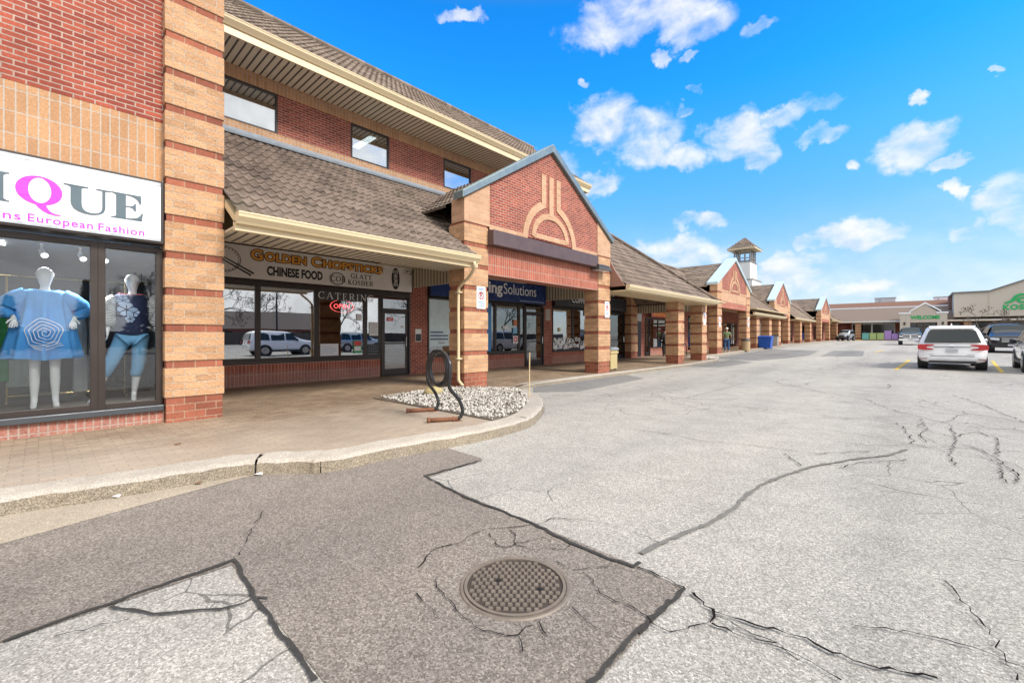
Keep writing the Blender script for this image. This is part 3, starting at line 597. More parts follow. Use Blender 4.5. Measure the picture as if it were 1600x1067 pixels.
# scraps of litter in the gutter
for lb, x, y, s_, m_ in (('white paper scrap in the gutter by the kerb joint', -4.83, 1.50, .045, 'white'), ('small brown leaf in the gutter near the dark patch edge', -4.95, 1.02, .03, 'leaf'), ('crumpled pale wrapper against the kerb at the left edge', -5.06, .46, .035, 'white'), ('dry brown leaf on the pavers before the corner pillar', -6.3, 1.1, .04, 'leaf')):
    z0_ = .137 if x < -5.5 else .012; mb = MB()
    mb.add([(x-s_, y-s_*.6, z0_), (x+s_*.2, y-s_, z0_+.012), (x+s_, y+s_*.3, z0_+.002), (x-s_*.1, y+s_*.9, z0_+.016), (x, y, z0_+.02)], [(0,1,4),(1,2,4),(2,3,4),(3,0,4)])
    tag(mb.build('paper_scrap' if m_ == 'white' else 'dry_leaf', plain('scrap_'+m_, (.66,.64,.60) if m_ == 'white' else (.16,.09,.045), .8, var=.1)), lb, 'litter')
# ============================================================ BUILDINGS
W, P = -12.2, -7.95
def wall_open(mb, x0, x1, y0, y1, z0, z1, ops=()):
    ys = sorted({y0, y1, *[o[0] for o in ops], *[o[1] for o in ops]}); zs = sorted({z0, z1, *[o[2] for o in ops], *[o[3] for o in ops]})
    for a, b in zip(ys, ys[1:]):
        for c, d in zip(zs, zs[1:]):
            if any(o[0] <= a+1e-6 and b-1e-6 <= o[1] and o[2] <= c+1e-6 and d-1e-6 <= o[3] for o in ops): continue
            mb.box(x0, x1, a, b, c, d)
    return mb
def pillar(parent, x0, x1, y0, y1, zb, zt, name='pillar', z0=None):
    mb = MB(); z0 = zb if z0 is None else z0; r = .018
    mb.mi = 1; mb.box(x0+r, x1-r, y0+r, y1-r, zb-.12, z0+.50-.137)
    k = 0
    while True:
        a = z0+.363+.535*k
        if a > zt-.05: break
        b = min(a+.428, zt); mb.mi = 0; mb.box(x0, x1, y0, y1, a, b)
        if b < zt-.01: mb.mi = 1; mb.box(x0+r, x1-r, y0+r, y1-r, b, min(b+.107, zt))
        k += 1
    return mb.build(name, [m_tan, m_redp], parent, bevel=.006)
def tile_roof(name, mat, parent, O, U, V, ulen, vlen, cuts=(), per=.178, crs=.37, amp=.024, step=.034, ns=6):
    O, U, V = Vector(O), Vector(U).normalized(), Vector(V).normalized(); n = U.cross(V).normalized()
    nu = max(2, int(ulen/per*ns)); rows = []; v = 0.0
    while v < vlen-1e-4:
        rows.append((v, step)); rows.append((min(v+crs, vlen), .002)); v += crs
    rows = [(0, -.03)]+rows
    vs = []; fs = []; rng = random.Random(len(name)+int(abs(O.y)*10))
    for ri, (v, off) in enumerate(rows):
        for i in range(nu+1):
            u = ulen*i/nu; ph = (u/per) % 1.0
            h = amp*(1-abs(math.sin(math.pi*ph))**.7*1.0)+amp*.3*math.cos(2*math.pi*ph)
            jz = .004*math.sin(int(u/(per*2))*12.9+int((ri-1)//2)*78.2)
            vs.append(O+U*u+V*(v)+n*(off+h+jz if ri else off))
    for r in range(len(rows)-1):
        for i in range(nu): a = r*(nu+1)+i; b = a+nu+1; fs.append((a, a+1, b+1, b))
    bm = bmesh.new(); bv = [bm.verts.new(p) for p in vs]
    for f in fs: bm.faces.new([bv[i] for i in f])
    for co, no in cuts:
        bmesh.ops.bisect_plane(bm, geom=bm.verts[:]+bm.edges[:]+bm.faces[:], plane_co=Vector(co), plane_no=Vector(no), clear_outer=True, dist=1e-5)
    o = Vector(OFF.get(parent.name, (0,0,0)))
    for q in bm.verts: q.co -= o
    me = bpy.data.meshes.new(name); bm.to_mesh(me); bm.free(); me.materials.append(mat)
    for p in me.polygons: p.use_smooth = False
    ob = bpy.data.objects.new(name, me); C.objects.link(ob); ob.parent = parent; OFF[ob.name] = tuple(o); return ob
def gutter(parent, x, y0, y1, zt, h=.17, d=.14, name='gutter'):   # ogee gutter hung on the front of an eave that faces +X
    pr = [(-.02, 0), (d, 0), (d+.012, -.018), (d, -.04), (d-.005, -.075), (d*.55, -h+.03), (d*.4, -h), (-.02, -h)]
    mb = MB(); mb.prism([(x+a, y0, zt+z) for a, z in pr], (0, y1-y0, 0)); return mb.build(name, m_cream, parent)
def rail_frame(mb, x, y0, y1, z0, z1, t=.06, d=.10, mull=(), rails=()):
    mb.box(x-d/2, x+d/2, y0, y0+t, z0, z1); mb.box(x-d/2, x+d/2, y1-t, y1, z0, z1)
    mb.box(x-d/2+.002, x+d/2-.002, y0+t, y1-t, z0, z0+t); mb.box(x-d/2+.002, x+d/2-.002, y0+t, y1-t, z1-t, z1)
    for m in mull: mb.box(x-d/2+.004, x+d/2-.004, m-t*.42, m+t*.42, z0+t, z1-t)
    for z in rails: mb.box(x-d/2+.006, x+d/2-.006, y0+t, y1-t, z-t*.4, z+t*.4)
    return mb
def window(parent, x, y0, y1, z0, z1, glass, mull=(), rails=(), t=.055, sill=None, name='window', label=None, fm=None):
    w = rail_frame(MB(), x, y0, y1, z0, z1, t, .10, mull, rails).build(name, fm or m_bronze, parent, bevel=.004)
    MB().box(x-.008, x+.006, y0+t*.6, y1-t*.6, z0+t*.6, z1-t*.6).build('pane', glass, w)
    if sill: MB().box(x-.06, x+.10, y0-.03, y1+.03, z0-.09, z0-.003).build('sill', sill, w, bevel=.006)
    if label: w['label'] = label
    return w
def door(parent, x, y0, y1, z0, z1, glass, name='door', transom=None, mat=None, hy=None):
    mat = mat or m_bronze
    fr = MB(); fr.box(x-.07, x+.07, y0, y0+.06, z0, transom or z1); fr.box(x-.07, x+.07, y1-.06, y1, z0, transom or z1); fr.box(x-.068, x+.068, y0+.06, y1-.06, z1-.02, z1+.05)
    if transom: fr.box(x-.068, x+.068, y0+.06, y1-.06, transom-.06, transom)
    fr.box(x-.06, x+.10, y0+.06, y1-.06, z0-.02, z0+.022)
    d = fr.build(name, mat, parent, bevel=.004)
    lf = MB(); s = .085; a, b = y0+.065, y1-.065
    lf.box(x-.022, x+.022, a, a+s, z0+.025, z1-.025); lf.box(x-.022, x+.022, b-s, b, z0+.025, z1-.025); lf.box(x-.02, x+.02, a+s, b-s, z0+.025, z0+.22); lf.box(x-.02, x+.02, a+s, b-s, z1-.11, z1-.025); lf.box(x-.019, x+.019, a+s, b-s, z0+1.0, z0+1.045)
    lf.build('leaf', mat, d, bevel=.003)
    g = MB(); g.box(x-.006, x+.006, a+s*.8, b-s*.8, z0+.2, z1-.09)
    if transom: g.box(x-.006, x+.006, y0+.05, y1-.05, z1+.04, transom-.05)
    g.build('pane', glass, d)
    hy = hy if hy is not None else b-.04
    MB().tube([(x+.022,hy,z0+.92),(x+.07,hy,z0+.92),(x+.07,hy,z0+1.22),(x+.022,hy,z0+1.22)], .011, 6).build('handle', m_chrome, d)
    return d

# ------------------------------------------------ boutique block (near left)
BX = -8.1
t = thing('boutique_building', 'two storey red brick corner block with display windows and tan banded corner pillar', 'building', (BX,-2,.14))
bq = t
ops = [(-7,1.245,.30,3.66)]
mb = wall_open(MB(), BX-.25, BX, -7, 1.245, 4.52, 9.0); mb.build('wall', m_red, t)
mb = MB(); mb.box(BX-.25, BX-.004, -7, 1.245, 3.64, 4.52); mb.build('soldier_band', m_tanv, t)
mb = MB(); mb.box(BX-.25, BX+.004, -7, 1.245, -.05, .315); mb.build('base_course', m_sold, t)
mb = MB(); mb.box(BX-.16, BX+.07, -7, 1.242, .315, .40); mb.build('window_ledge', plain('grey_metal_sill', (.075,.082,.092), .4, .4, var=.1), t, bevel=.01)
pillar(t, BX-.58, P+.0, 1.235, 1.975, .137, 9.0, z0=.137)
mb = MB(); mb.box(-13, BX-.58, 1.6, 1.96, -.05, 9.0); mb.box(-13.2, -13, -7, 1.96, -.05, 9); mb.build('side_wall', m_red, t)
mb = MB(); mb.box(-13.2, BX-.1, -7, 1.2, 9.0, 9.1); mb.build('roof', m_lead, t)
window(t, BX-.06, -1.9, .545, .40, 2.68, m_glassb, t=.075)
window(t, BX-.06, .545, 1.235, .40, 2.68, m_glassb, t=.075)
window(t, BX-.06, -7, -1.9, .40, 2.68, m_glassb, t=.075)
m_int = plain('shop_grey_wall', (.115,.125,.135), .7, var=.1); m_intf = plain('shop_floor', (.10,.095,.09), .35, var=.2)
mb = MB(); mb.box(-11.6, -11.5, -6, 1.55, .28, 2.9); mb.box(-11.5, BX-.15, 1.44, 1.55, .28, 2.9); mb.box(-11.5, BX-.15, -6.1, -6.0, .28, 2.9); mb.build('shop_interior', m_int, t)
mb = MB(); mb.box(-11.5, BX-.14, -6, 1.44, .25, .395); mb.build('display_floor', m_intf, t)
mb = MB(); mb.box(-11.5, BX-.14, -6, 1.44, 2.72, 2.9); mb.build('shop_ceiling', plain('shop_ceiling', (.24,.26,.28), .8, var=.05), t)
# fascia sign
s = thing('fascia_sign', 'white backlit fascia sign with grey serif letters and one pink Q above the display windows', 'sign', (BX,-.5,2.72))
mb = MB(); mb.box(BX-.02, BX+.16, -4.5, 1.225, 2.72, 3.62); mb.build('sign_box', m_bronze, s, bevel=.008)
mb = MB(); mb.box(BX+.16, BX+.172, -4.46, 1.185, 2.765, 3.575); mb.build('sign_face', plain('sign_white_acrylic', (.84,.85,.87), .2, var=.02), s)
mb = MB(); mb.box(BX+.16, BX+.176, -4.46, 1.185, 3.535, 3.585); mb.box(BX+.16, BX+.176, -4.46, 1.185, 2.752, 2.785); mb.build('trim_strip', plain('scuffed_aluminium', (.45,.47,.50), .35, .7, var=.35, scale=9), s)
m_slate = plain('slate_letter', (.085,.125,.150), .4, var=.04); m_pink = plain('pink_letter', (.90,.045,.62), .4, var=.03)
FX = BX+.173
def outline(mb, pts, at, d=.006): flat(mb, [pts], at, d=d); return mb
def hsplit(lpts, rpts):   # two chains of equal length -> quads
    return [[lpts[i], rpts[i], rpts[i+1], lpts[i+1]] for i in range(len(lpts)-1)]
def bodoni(ch):
    th = .036
    if ch == 'I': return [[(0,0),(.40,0),(.40,th),(0,th)], [(0,1-th),(.40,1-th),(.40,1),(0,1)], [(.09,th),(.31,th),(.31,1-th),(.09,1-th)], [(.04,th),(.09,th),(.09,.09)], [(.31,th),(.36,th),(.31,.09)], [(.04,1-th),(.09,1-.09),(.09,1-th)], [(.31,1-th),(.31,1-.09),(.36,1-th)]]
    if ch == 'Q':
        n = 36; q = []
        for i in range(n):
            a, b = 2*math.pi*i/n, 2*math.pi*(i+1)/n
            f = lambda t: ((.50+.50*math.cos(t), .5+.525*math.sin(t)), (.50+.245*math.cos(t)+.01, .515+.47*math.sin(t)))
            q.append([f(a)[0], f(b)[0], f(b)[1], f(a)[1]])
        L = [(.40,.02),(.46,-.10),(.56,-.22),(.68,-.30),(.82,-.335),(.96,-.33)]; U = [(.64,.02),(.66,-.08),(.70,-.17),(.76,-.245),(.85,-.292),(.965,-.30)]
        return q+hsplit(L, U)
    if ch == 'U':
        oL = [(.13,1-th)]+[(.13,.36),(.145,.24),(.19,.12),(.27,.04),(.38,-.015),(.50,-.03)]; iL = [(.345,1-th)]+[(.345,.36),(.352,.24),(.375,.14),(.42,.075),(.48,.04),(.56,.03)]
        oR = [(.50,-.03),(.62,-.015),(.72,.04),(.785,.12),(.815,.24),(.82,.36),(.82,1-th)]; iR = [(.56,.03),(.62,.04),(.68,.075),(.725,.14),(.75,.24),(.755,.36),(.755,1-th)]
        return hsplit(oL, iL)+hsplit(oR, iR)+[[(0,1-th),(.475,1-th),(.475,1),(0,1)], [(.63,1-th),(.93,1-th),(.93,1),(.63,1)], [(.06,1-th),(.13,.92),(.13,1-th)], [(.345,1-th),(.345,.92),(.42,1-th)]]
    if ch == 'E':
        return [[(0,0),(.70,0),(.70,th),(0,th)], [(0,1-th),(.68,1-th),(.68,1),(0,1)], [(.11,th),(.33,th),(.33,1-th),(.11,1-th)], [(.05,th),(.11,th),(.11,.09)], [(.05,1-th),(.11,.91),(.11,1-th)],
                [(.70,th),(.725,.31),(.69,.31),(.655,.20),(.58,.10),(.45,.05),(.33,th)], [(.68,1-th),(.68,.68),(.65,.68),(.60,.82),(.52,.91),(.42,.95),(.33,1-th)], [(.33,.49),(.42,.49),(.42,.53),(.33,.53)], [(.42,.49),(.49,.46),(.53,.36),(.56,.36),(.56,.66),(.53,.66),(.49,.56),(.42,.53)]]
for ch, y, hz, z0, wd, m in (('I',-.435,.345,3.0,.50,m_slate),('Q',-.19,.335,3.025,.395,m_pink),('U',.215,.34,3.0,.475,m_slate),('E',.66,.345,3.0,.455,m_slate)):
    flat(MB(), [[(a*wd, b*hz) for a, b in p] for p in bodoni(ch)], (FX, y, z0), d=.008).build('letter', m, s)
for wd_, ya_, wt_ in (('ens',-.38,.235),('European',-.09,.575),('Fashion',.535,.47)): text('tagline_word', wd_, .135, m_pink, s, (FX, ya_, 2.80), fit=wt_, ext=.004, bold=.0016, sp=1.1)

# ------------------------------------------------ two storey restaurant building
t = thing('restaurant_building', 'two storey brick building with tiled arcade roof over a restaurant front', 'building', (W,6,.14)); rb = t
Z1 = 6.42
ops = [(2.2,4.23,6.66,7.70),(6.24,7.52,6.66,7.72),(9.69,11.0,6.70,7.80),(13.2,14.5,6.70,7.80)]
for a, b in ((1.97,2.2),(4.23,6.24),(7.52,9.69),(11.0,13.2),(14.5,16.6)): MB().box(W-.3, W, a, b, 6.66, 7.70).build('upper_wall', m_red, t)
mb = MB(); mb.box(W-.3, W+.012, 1.97, 16.6, 6.2, 6.66); mb.build('lower_tan_band', m_tanv, t)
mb = MB(); mb.box(W-.3, W+.010, 1.97, 16.6, 7.70, 8.02); mb.build('upper_tan_band', m_tanv, t)
mb = MB(); mb.box(-18, W-.3, 16.3, 16.6, 3, 8.0); mb.box(-18.2, -18, 1.97, 16.6, 3, 8); mb.build('end_wall', m_red, t)
for a, b, c, d in ops:
    w = window(t, W-.04, a, b, 6.66, 7.70, m_glassu, t=.05)
mb = MB(); mb.box(-15.6, -15.5, 2, 16.2, 6.3, 8.0); mb.box(-15.5, W-.31, 2, 16.2, 6.35, 6.4); mb.box(-15.5, W-.31, 2, 16.2, 7.95, 8.0); mb.build('upper_room', plain('office_white', (.42,.45,.46), .8, var=.05), t)
m_tube = plain('fluorescent_panel', (1,1,.97), .5, var=0, emit=2.6)
def ceil_light(label, x0, x1, y0, y1, z, grp):
    t = thing('ceiling_light', label, 'light', ((x0+x1)/2,(y0+y1)/2,z), group=grp)
    MB().box(x0, x1, y0, y1, z-.03, z-.02).build('diffuser', m_tube, t); mb = MB(); mb.box(x0-.04, x1+.04, y0-.04, y1+.04, z-.02, z); mb.build('housing', m_white, t); return t
ceil_light('fluorescent strip light on the ceiling behind the middle upstairs window', -14.2, -13.0, 7.3, 7.55, 7.94, 'ceiling lights')
# lower storey
g0 = wall_open(MB(), W-.3, W, 1.97, 8.95, .76, 6.2, [(1.99,7.22,.76,3.66),(7.22,8.28,.76,3.66)])
g0.build('ground_floor_wall', m_red, t)
mb = MB(); mb.box(W-.3, W+.02, 1.97, 7.20, -.05, .70); mb.build('base_course', m_sold, t)
mb = MB(); mb.box(W-.3, W, 8.28, 8.95, -.05, .76); mb.build('base_pier', m_red, t)
mb = MB(); mb.box(W-.1, W+.06, 1.97, 7.20, .70, .78); mb.build('window_ledge', m_bronze, t, bevel=.008)
for a, b, k in ((1.99,3.76,0),(3.76,5.24,0),(5.24,6.70,0),(6.70,7.22,0)): window(t, W-.02, a, b, .78, 2.72, m_glass, t=.06)
mb = MB(); mb.box(W-.07, W+.05, 1.99, 8.28, 2.70, 2.78); mb.build('head_rail', m_bronze, t)
door(t, W-.02, 7.22, 8.28, .145, 2.22, m_glassd, 'glass_door', 2.70, hy=8.12)
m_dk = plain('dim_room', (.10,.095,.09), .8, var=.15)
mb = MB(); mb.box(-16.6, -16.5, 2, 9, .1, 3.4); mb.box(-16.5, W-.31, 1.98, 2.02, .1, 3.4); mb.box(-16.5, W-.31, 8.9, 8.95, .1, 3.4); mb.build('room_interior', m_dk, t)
mb = MB(); mb.box(-16.5, W-.1, 2, 8.9, .05, .13); mb.build('room_floor', plain('tile_floor', (.16,.14,.12), .3, var=.2), t)
mb = MB(); mb.box(-16.5, W-.31, 2, 8.9, 2.95, 3.0); mb.build('room_ceiling', plain('room_ceiling', (.5,.5,.48), .8, var=.05), t)
for i, (y, l) in enumerate(((2.9, 'strip light on the restaurant ceiling behind the pane beside the corner pillar'), (4.35, 'strip light on the restaurant ceiling behind the pane left of the open sign'))): ceil_light(l, -14.3, -14.15, y, y+.75, 2.94, 'ceiling lights')
# arcade roof, gutter, ceiling
pz = 3.24; ang = math.atan2(6.34-3.26, 12.2-7.42); V = (-math.cos(ang), 0, math.sin(ang)); L = math.hypot(12.2-7.42, 6.34-3.26)
v4 = 4*.37
tile_roof('arcade_roof', m_tile, t, (-7.42, 1.985, 3.24), (0,1,0), V, 5.2, v4, cuts=[((0,6.93,0), (0,1,0))], amp=.034)
tile_roof('arcade_roof', m_tile, t, (-7.42+V[0]*v4, 1.985, 3.24+V[2]*v4), (0,1,0), V, 8.3, L-v4, amp=.034)
mb = MB()
mb.prism([(-7.42,1.98,3.19),(-12.2,1.98,6.27),(-12.2,1.98,6.15),(-7.42,1.98,3.08)], (0,4.95,0)); mb.build('roof_deck', m_cream, t)
mb = MB(); mb.prism([(W+.005,1.98,6.28),(W+.03,1.98,6.48),(W+.05,1.98,6.48),(W+.20,1.98,6.33),(W+.18,1.98,6.28)], (0,8.3,0)); mb.build('flashing', m_lead, t)
gutter(t, -7.40, 1.985, 6.86, 3.24)
mb = MB(); mb.box(-7.52, -7.42, 1.98, 6.9, 2.98, 3.12); mb.build('fascia_board', m_cream, t)
MB().box(W+.0, -8.64, 1.98, 8.30, 3.67, 3.72).build('arcade_ceiling', m_soffit, t)
MB().box(-8.60, -7.53, 1.98, 6.88, 3.02, 3.05).build('soffit', m_soffit, t); MB().box(-8.64, -8.60, 1.98, 6.88, 3.02, 3.72).build('soffit_drop', m_cream, t)
mb = MB(); mb.box(W+.01, -8.75, 8.31, 8.38, 2.98, 3.72); mb.build('bulkhead', m_siding, t)
# upper eave
ex, ezt = -10.9, 8.28
tile_roof('main_roof', m_tile2, t, (ex, 1.985, ezt+.03), (0,1,0), (-1,0,.78), 15.1, 3.4*1.27)
mb = MB(); mb.box(ex-.02, ex+.03, 1.98, 17.05, 7.93, ezt-.16); mb.build('upper_fascia', m_cream, t)
gutter(t, ex, 1.985, 17.1, ezt, .18, .15, 'upper_gutter')
mb = MB(); mb.box(W, ex-.02, 1.98, 17.0, 8.02, 8.06); mb.build('upper_soffit', m_soffit, t)
mb = MB(); mb.prism([(ex,17.0,7.95),(ex,17.0,ezt),(-14.25,17.0,10.85),(-14.25,17.0,7.95)], (0,.05,0)); mb.build('verge_board', m_cream, t)
mb = MB(); mb.tube([(-14.27, 1.98, 10.98),(-14.27,17.1,10.98)], .11, 8); mb.build('ridge_cap', m_tile2, t)
mb = MB(); mb.prism([(-14.25,1.98,10.9),(-18,1.98,8.0),(-18,1.98,7.9),(-14.25,1.98,10.7)], (0,15,0)); mb.build('rear_roof', m_tile2, t)
# downspout on the near face of the portico pillar
mb = MB(); mb.tube(smooth([(-7.36,6.72,3.10),(-7.36,6.74,2.98),(-7.62,6.83,2.80),(-7.98,6.86,2.60),(-8.06,6.86,2.40),(-8.06,6.86,1.2),(-8.06,6.86,.42),(-8.02,6.86,.30),(-7.90,6.86,.22)], 4), .038, 8); 
for z in (.85, 2.45): mb.box(-8.13, -7.99, 6.80, 6.925, z-.02, z+.02)
mb.build('downspout', m_cream, t, smooth=True)

# ------------------------------------------------ gabled porticos
m_beam = plain('purple_brown_sign_beam', (.105,.068,.066), .5, .2, var=.35, scale=5)
def clip_gable(y0, y1, zb, zt_fn, n=1): return None
def gable(label, X, ya, yb, zb, zl0, zl1, zt1, ze, za, pw, k=1.0, beam=False, cop=m_coping, roofback=-13.2, tile=m_tile, over=.12, CD=.62):
    yc = (ya+yb)/2; t = thing('entrance_gable', label, 'gable', (X,yc,zb), group='gabled brick porticos along the arcade')
    D = .58
    sl = (za-ze)/(yc-ya)
    zroof = lambda y: za-sl*abs(y-yc)
    pz = zt1 if not beam else 4.19
    for y0, y1 in ((ya+.05, ya+.05+pw), (yb-.05-pw, yb-.05)): pillar(t, X-D, X, y0, y1, zb, pz, z0=zb)
    mb = MB(); mb.box(X-D+.1, X-.03, ya+.05+pw, yb-.05-pw, zl0, zl1); mb.build('lintel', m_soldc, t)
    y0, y1 = ya+.05+pw, yb-.05-pw
    if zt1 > zl1+.02: mb = MB(); mb.box(X-D+.1, X-.022, y0, y1, zl1, zt1); mb.build('tan_band', m_tans, t)
    # pediment in red brick between two tan shoulders
    in0, in1 = y0+.06*k, y1-.06*k; z0 = pz
    mb = MB(); mb.prism([(X-D+.1,in0,z0),(X-D+.1,in1,z0),(X-D+.1,in1,zroof(in1)),(X-D+.1,yc,za),(X-D+.1,in0,zroof(in0))], (D-.13,0,0)); mb.build('pediment', m_red, t)
    for a, b in ((ya+.05, in0), (in1, yb-.05)):
        mb = MB(); mb.prism([(X-D+.1,a,z0),(X-D+.1,b,z0),(X-D+.1,b,zroof(b)),(X-D+.1,a,zroof(a))], (D-.10,0,0)); mb.build('shoulder', m_tans, t)
    # arch relief
    rl = []; s = k; zc = z0-.10 if beam else z0+.02
    hl = max(1.2, za-zc-.72*s)
    for sg in (-1, 1):
        a0 = math.degrees(math.acos(.36/1.2)); pts = [(yc+sg*1.2*s*math.cos(R(q)), zc+1.2*s*math.sin(R(q))) for q in [i*a0/10 for i in range(11)]]
        pts += [(yc+sg*.36*s, zc+1.35*s), (yc+sg*.36*s, zc+hl)]
        rl += strip2(pts, .21*s)
    rl2 = strip2([(yc, zc+.86*s), (yc, zc+hl)], .21*s); rl3 = strip2(arc2(yc, zc+.16*s, .82*s, .70*s, 0, 180, 18), .17*s); rl4 = strip2([(yc-.8*s, zc+.20*s), (yc+.8*s, zc+.20*s)], .13*s); rl5 = strip2([(in0, zc+.10*s if beam else zc+.06), (yc-1.3*s, zc+.10*s if beam else zc+.06)], .13*s)+strip2([(yc+1.3*s, zc+.10*s if beam else zc+.06), (in1, zc+.10*s if beam else zc+.06)], .13*s)
    mb = MB(); 
    for q, d in ((rl, .028), (rl2, .032), (rl3, .024), (rl4, .018), (rl5, .02)):
        for f in q: mb.prism([(X-.04, a, b) for a, b in f], (d+.012, 0, 0))
    mb.build('arch_relief', m_tans, t)
    # metal coping
    for sg in (-1, 1):
        y2 = ya-over if sg < 0 else yb+over
        a = (yc, za+.02); b = (y2, zroof(y2)+.02); c = (y2, zroof(y2)+.20); d = (yc, za+.26)
        mb = MB(); mb.prism([(X-CD-.02,*a),(X-CD-.02,*b),(X-CD-.02,*c),(X-CD-.02,*d)], (CD+.10,0,0)); mb.build('coping', cop, t, bevel=.015)
        # roof slope behind the pediment
        th = math.atan(sl); Lr = abs(y2-yc)/math.cos(th)
        if sg < 0: tile_roof('gable_roof', tile, t, (roofback, y2, zroof(y2)-.06), (1,0,0), (0,math.cos(th),math.sin(th)), X-D-roofback, Lr, ns=4)
        else: tile_roof('gable_roof', tile, t, (X-D, y2, zroof(y2)-.06), (-1,0,0), (0,-math.cos(th),math.sin(th)), X-D-roofback, Lr, ns=4)
    if beam:
        mb = MB(); mb.box(X-.02, X+.22, y0-.02, y1-.35, 3.70, 4.08); mb.build('sign_beam', m_beam, t, bevel=.012)
    mb = MB(); mb.box(W, X-D+.1, ya+.1, yb-.1, zl0+.62, zl0+.66); mb.build('portico_ceiling', plain('portico_ceiling', (.52,.47,.38), .7, var=.06), t)
    return t
gable('near brick gable with dark purple sign beam over the printing and coffee fronts', P, 6.90, 13.90, .137, 2.97, 3.70, 3.70, 4.72, 6.86, .80, beam=True, CD=.26, over=.06)
g2 = gable('second brick gable with pale blue coping standing in front of the white roof tower', -9.5, 30.4, 38.4, .29, 3.34, 3.78, 4.42, 4.85, 6.85, .95, 1.0, cop=m_copl, roofback=-14.2, tile=m_tile2)
g3 = gable('third brick gable with pale coping just beyond the blue recycling bin', -10.3, 50.6, 58.4, .54, 3.45, 3.85, 4.55, 5.0, 7.1, .95, .9, cop=m_copl, roofback=-15, tile=m_tile2)
g4 = gable('farthest brick gable at the end of the arcade near the parked jeep', -9.6, 75.8, 85.4, .68, 3.5, 3.95, 4.6, 5.1, 7.15, 1.0, 1.0, cop=m_copl, roofback=-14.6, tile=m_tile2)
# floodlight at the end of the sign beam
mb = MB(); mb.box(P, P+.34, 12.55, 13.35, 3.62, 3.72); mb.box(P+.05, P+.30, 12.6, 13.3, 3.74, 3.80); mb.build
t = thing('wall_floodlight', 'flat grey floodlight fixture on the pillar at the end of the purple sign beam', 'light', (P,13.0,3.7))
mb.build('housing', plain('lamp_housing', (.10,.095,.09), .5, .3, var=.2), t, bevel=.01)
mb = MB(); mb.box(P+.04, P+.30, 12.62, 13.28, 3.605, 3.619); mb.build('lens', plain('lamp_lens', (.6,.6,.58), .2, var=.05), t)
# ------------------------------------------------ single storey shop row behind the arcade
t = thing('shop_row', 'long single storey brick shop row with tiled arcade roof behind the first two gables', 'building', (W,27,.1)); sr = t
cz = 3.70
def unit_wall(t, y0, y1, ops, zb, zt=3.75):
    wall_open(MB(), W-.3, W, y0, y1, zb-.2, zt, ops).build('wall', m_red, t)
ops = [(9.0,15.35,.70,3.66),(16.0,22.8,.70,3.6),(14.06,15.35,.10,.70),(21.05,22.8,.1,.70),(24.0,24.9,.1,2.25),(25.45,26.1,.15,2.5),(26.1,28.6,.62,2.5),(29.3,30.3,.2,2.5),(32.5,36.5,.35,2.9),(40.6,44.6,.45,2.6)]
unit_wall(t, 8.952, 45, ops, .1)
mb = MB(); mb.box(W, W+.02, 9.0, 14.04, -.05, .66); mb.build('base_course', m_sold, t)
mb = MB(); mb.box(W, W+.02, 16.0, 21.0, -.05, .66); mb.build('base_course', m_sold, t)
mb = MB(); mb.box(W, W+.02, 26.1, 28.6, 0, .6); mb.build('base_course', m_sold, t)
for a, b in ((9.0,14.06),(16.0,21.05)): MB().box(W-.1, W+.05, a, b, .66, .74).build('window_ledge', m_bronze, t)
for a, b in ((9.0,10.12),(10.12,12.28),(12.28,13.70),(13.70,14.06)): window(t, W-.02, a, b, .74, 2.74, m_glassd if a < 10 else m_glassd, t=.06)
door(t, W-.02, 14.06, 15.35, .14, 2.40, m_glassd, 'shop_door', 2.70)
for a, b in ((16.0,17.65),(17.65,19.6),(19.6,21.05)): window(t, W-.02, a, b, .74, 2.74, m_glass, t=.06)
door(t, W-.02, 21.05, 22.8, .14, 2.66, glassm('dark_door_glass', (.2,.2,.22), .1), 'dark_door', None, m_black)
MB().box(W-.02, W+.02, 24.0, 24.9, .14, 2.25).build('service_door', m_black, t)
MB().box(W+.005, W+.03, 23.75, 24.95, 2.3, 2.95).build('door_poster', plain('grey_poster', (.45,.47,.48), .5, var=.4, scale=6), t)
pillar(t, W+.002, W+.42, 22.86, 23.66, .137, 3.68, 'pilaster', z0=.137)
door(t, W-.02, 25.45, 26.1, .16, 2.45, m_glassd, 'shop_door', None)
window(t, W-.02, 26.1, 28.6, .64, 2.5, m_glass, mull=(27.35,), t=.06)
window(t, W-.02, 29.3, 30.3, .64, 2.5, m_glassd, t=.06)
window(t, W-.02, 32.5, 36.5, .55, 2.85, m_glassd, mull=(33.8,35.2), t=.07)
window(t, W-.02, 40.6, 44.6, .62, 2.6, m_glass, mull=(42,43.3), t=.07)
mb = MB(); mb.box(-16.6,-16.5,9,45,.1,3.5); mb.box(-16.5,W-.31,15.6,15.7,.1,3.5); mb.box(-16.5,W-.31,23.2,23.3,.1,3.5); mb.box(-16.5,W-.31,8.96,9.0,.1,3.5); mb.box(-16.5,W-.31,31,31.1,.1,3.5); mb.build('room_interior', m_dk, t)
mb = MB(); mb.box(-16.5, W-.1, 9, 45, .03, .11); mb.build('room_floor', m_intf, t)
mb = MB(); mb.box(-16.5, W-.31, 9, 45, 3.0, 3.05); mb.build('room_ceiling', m_dk, t)
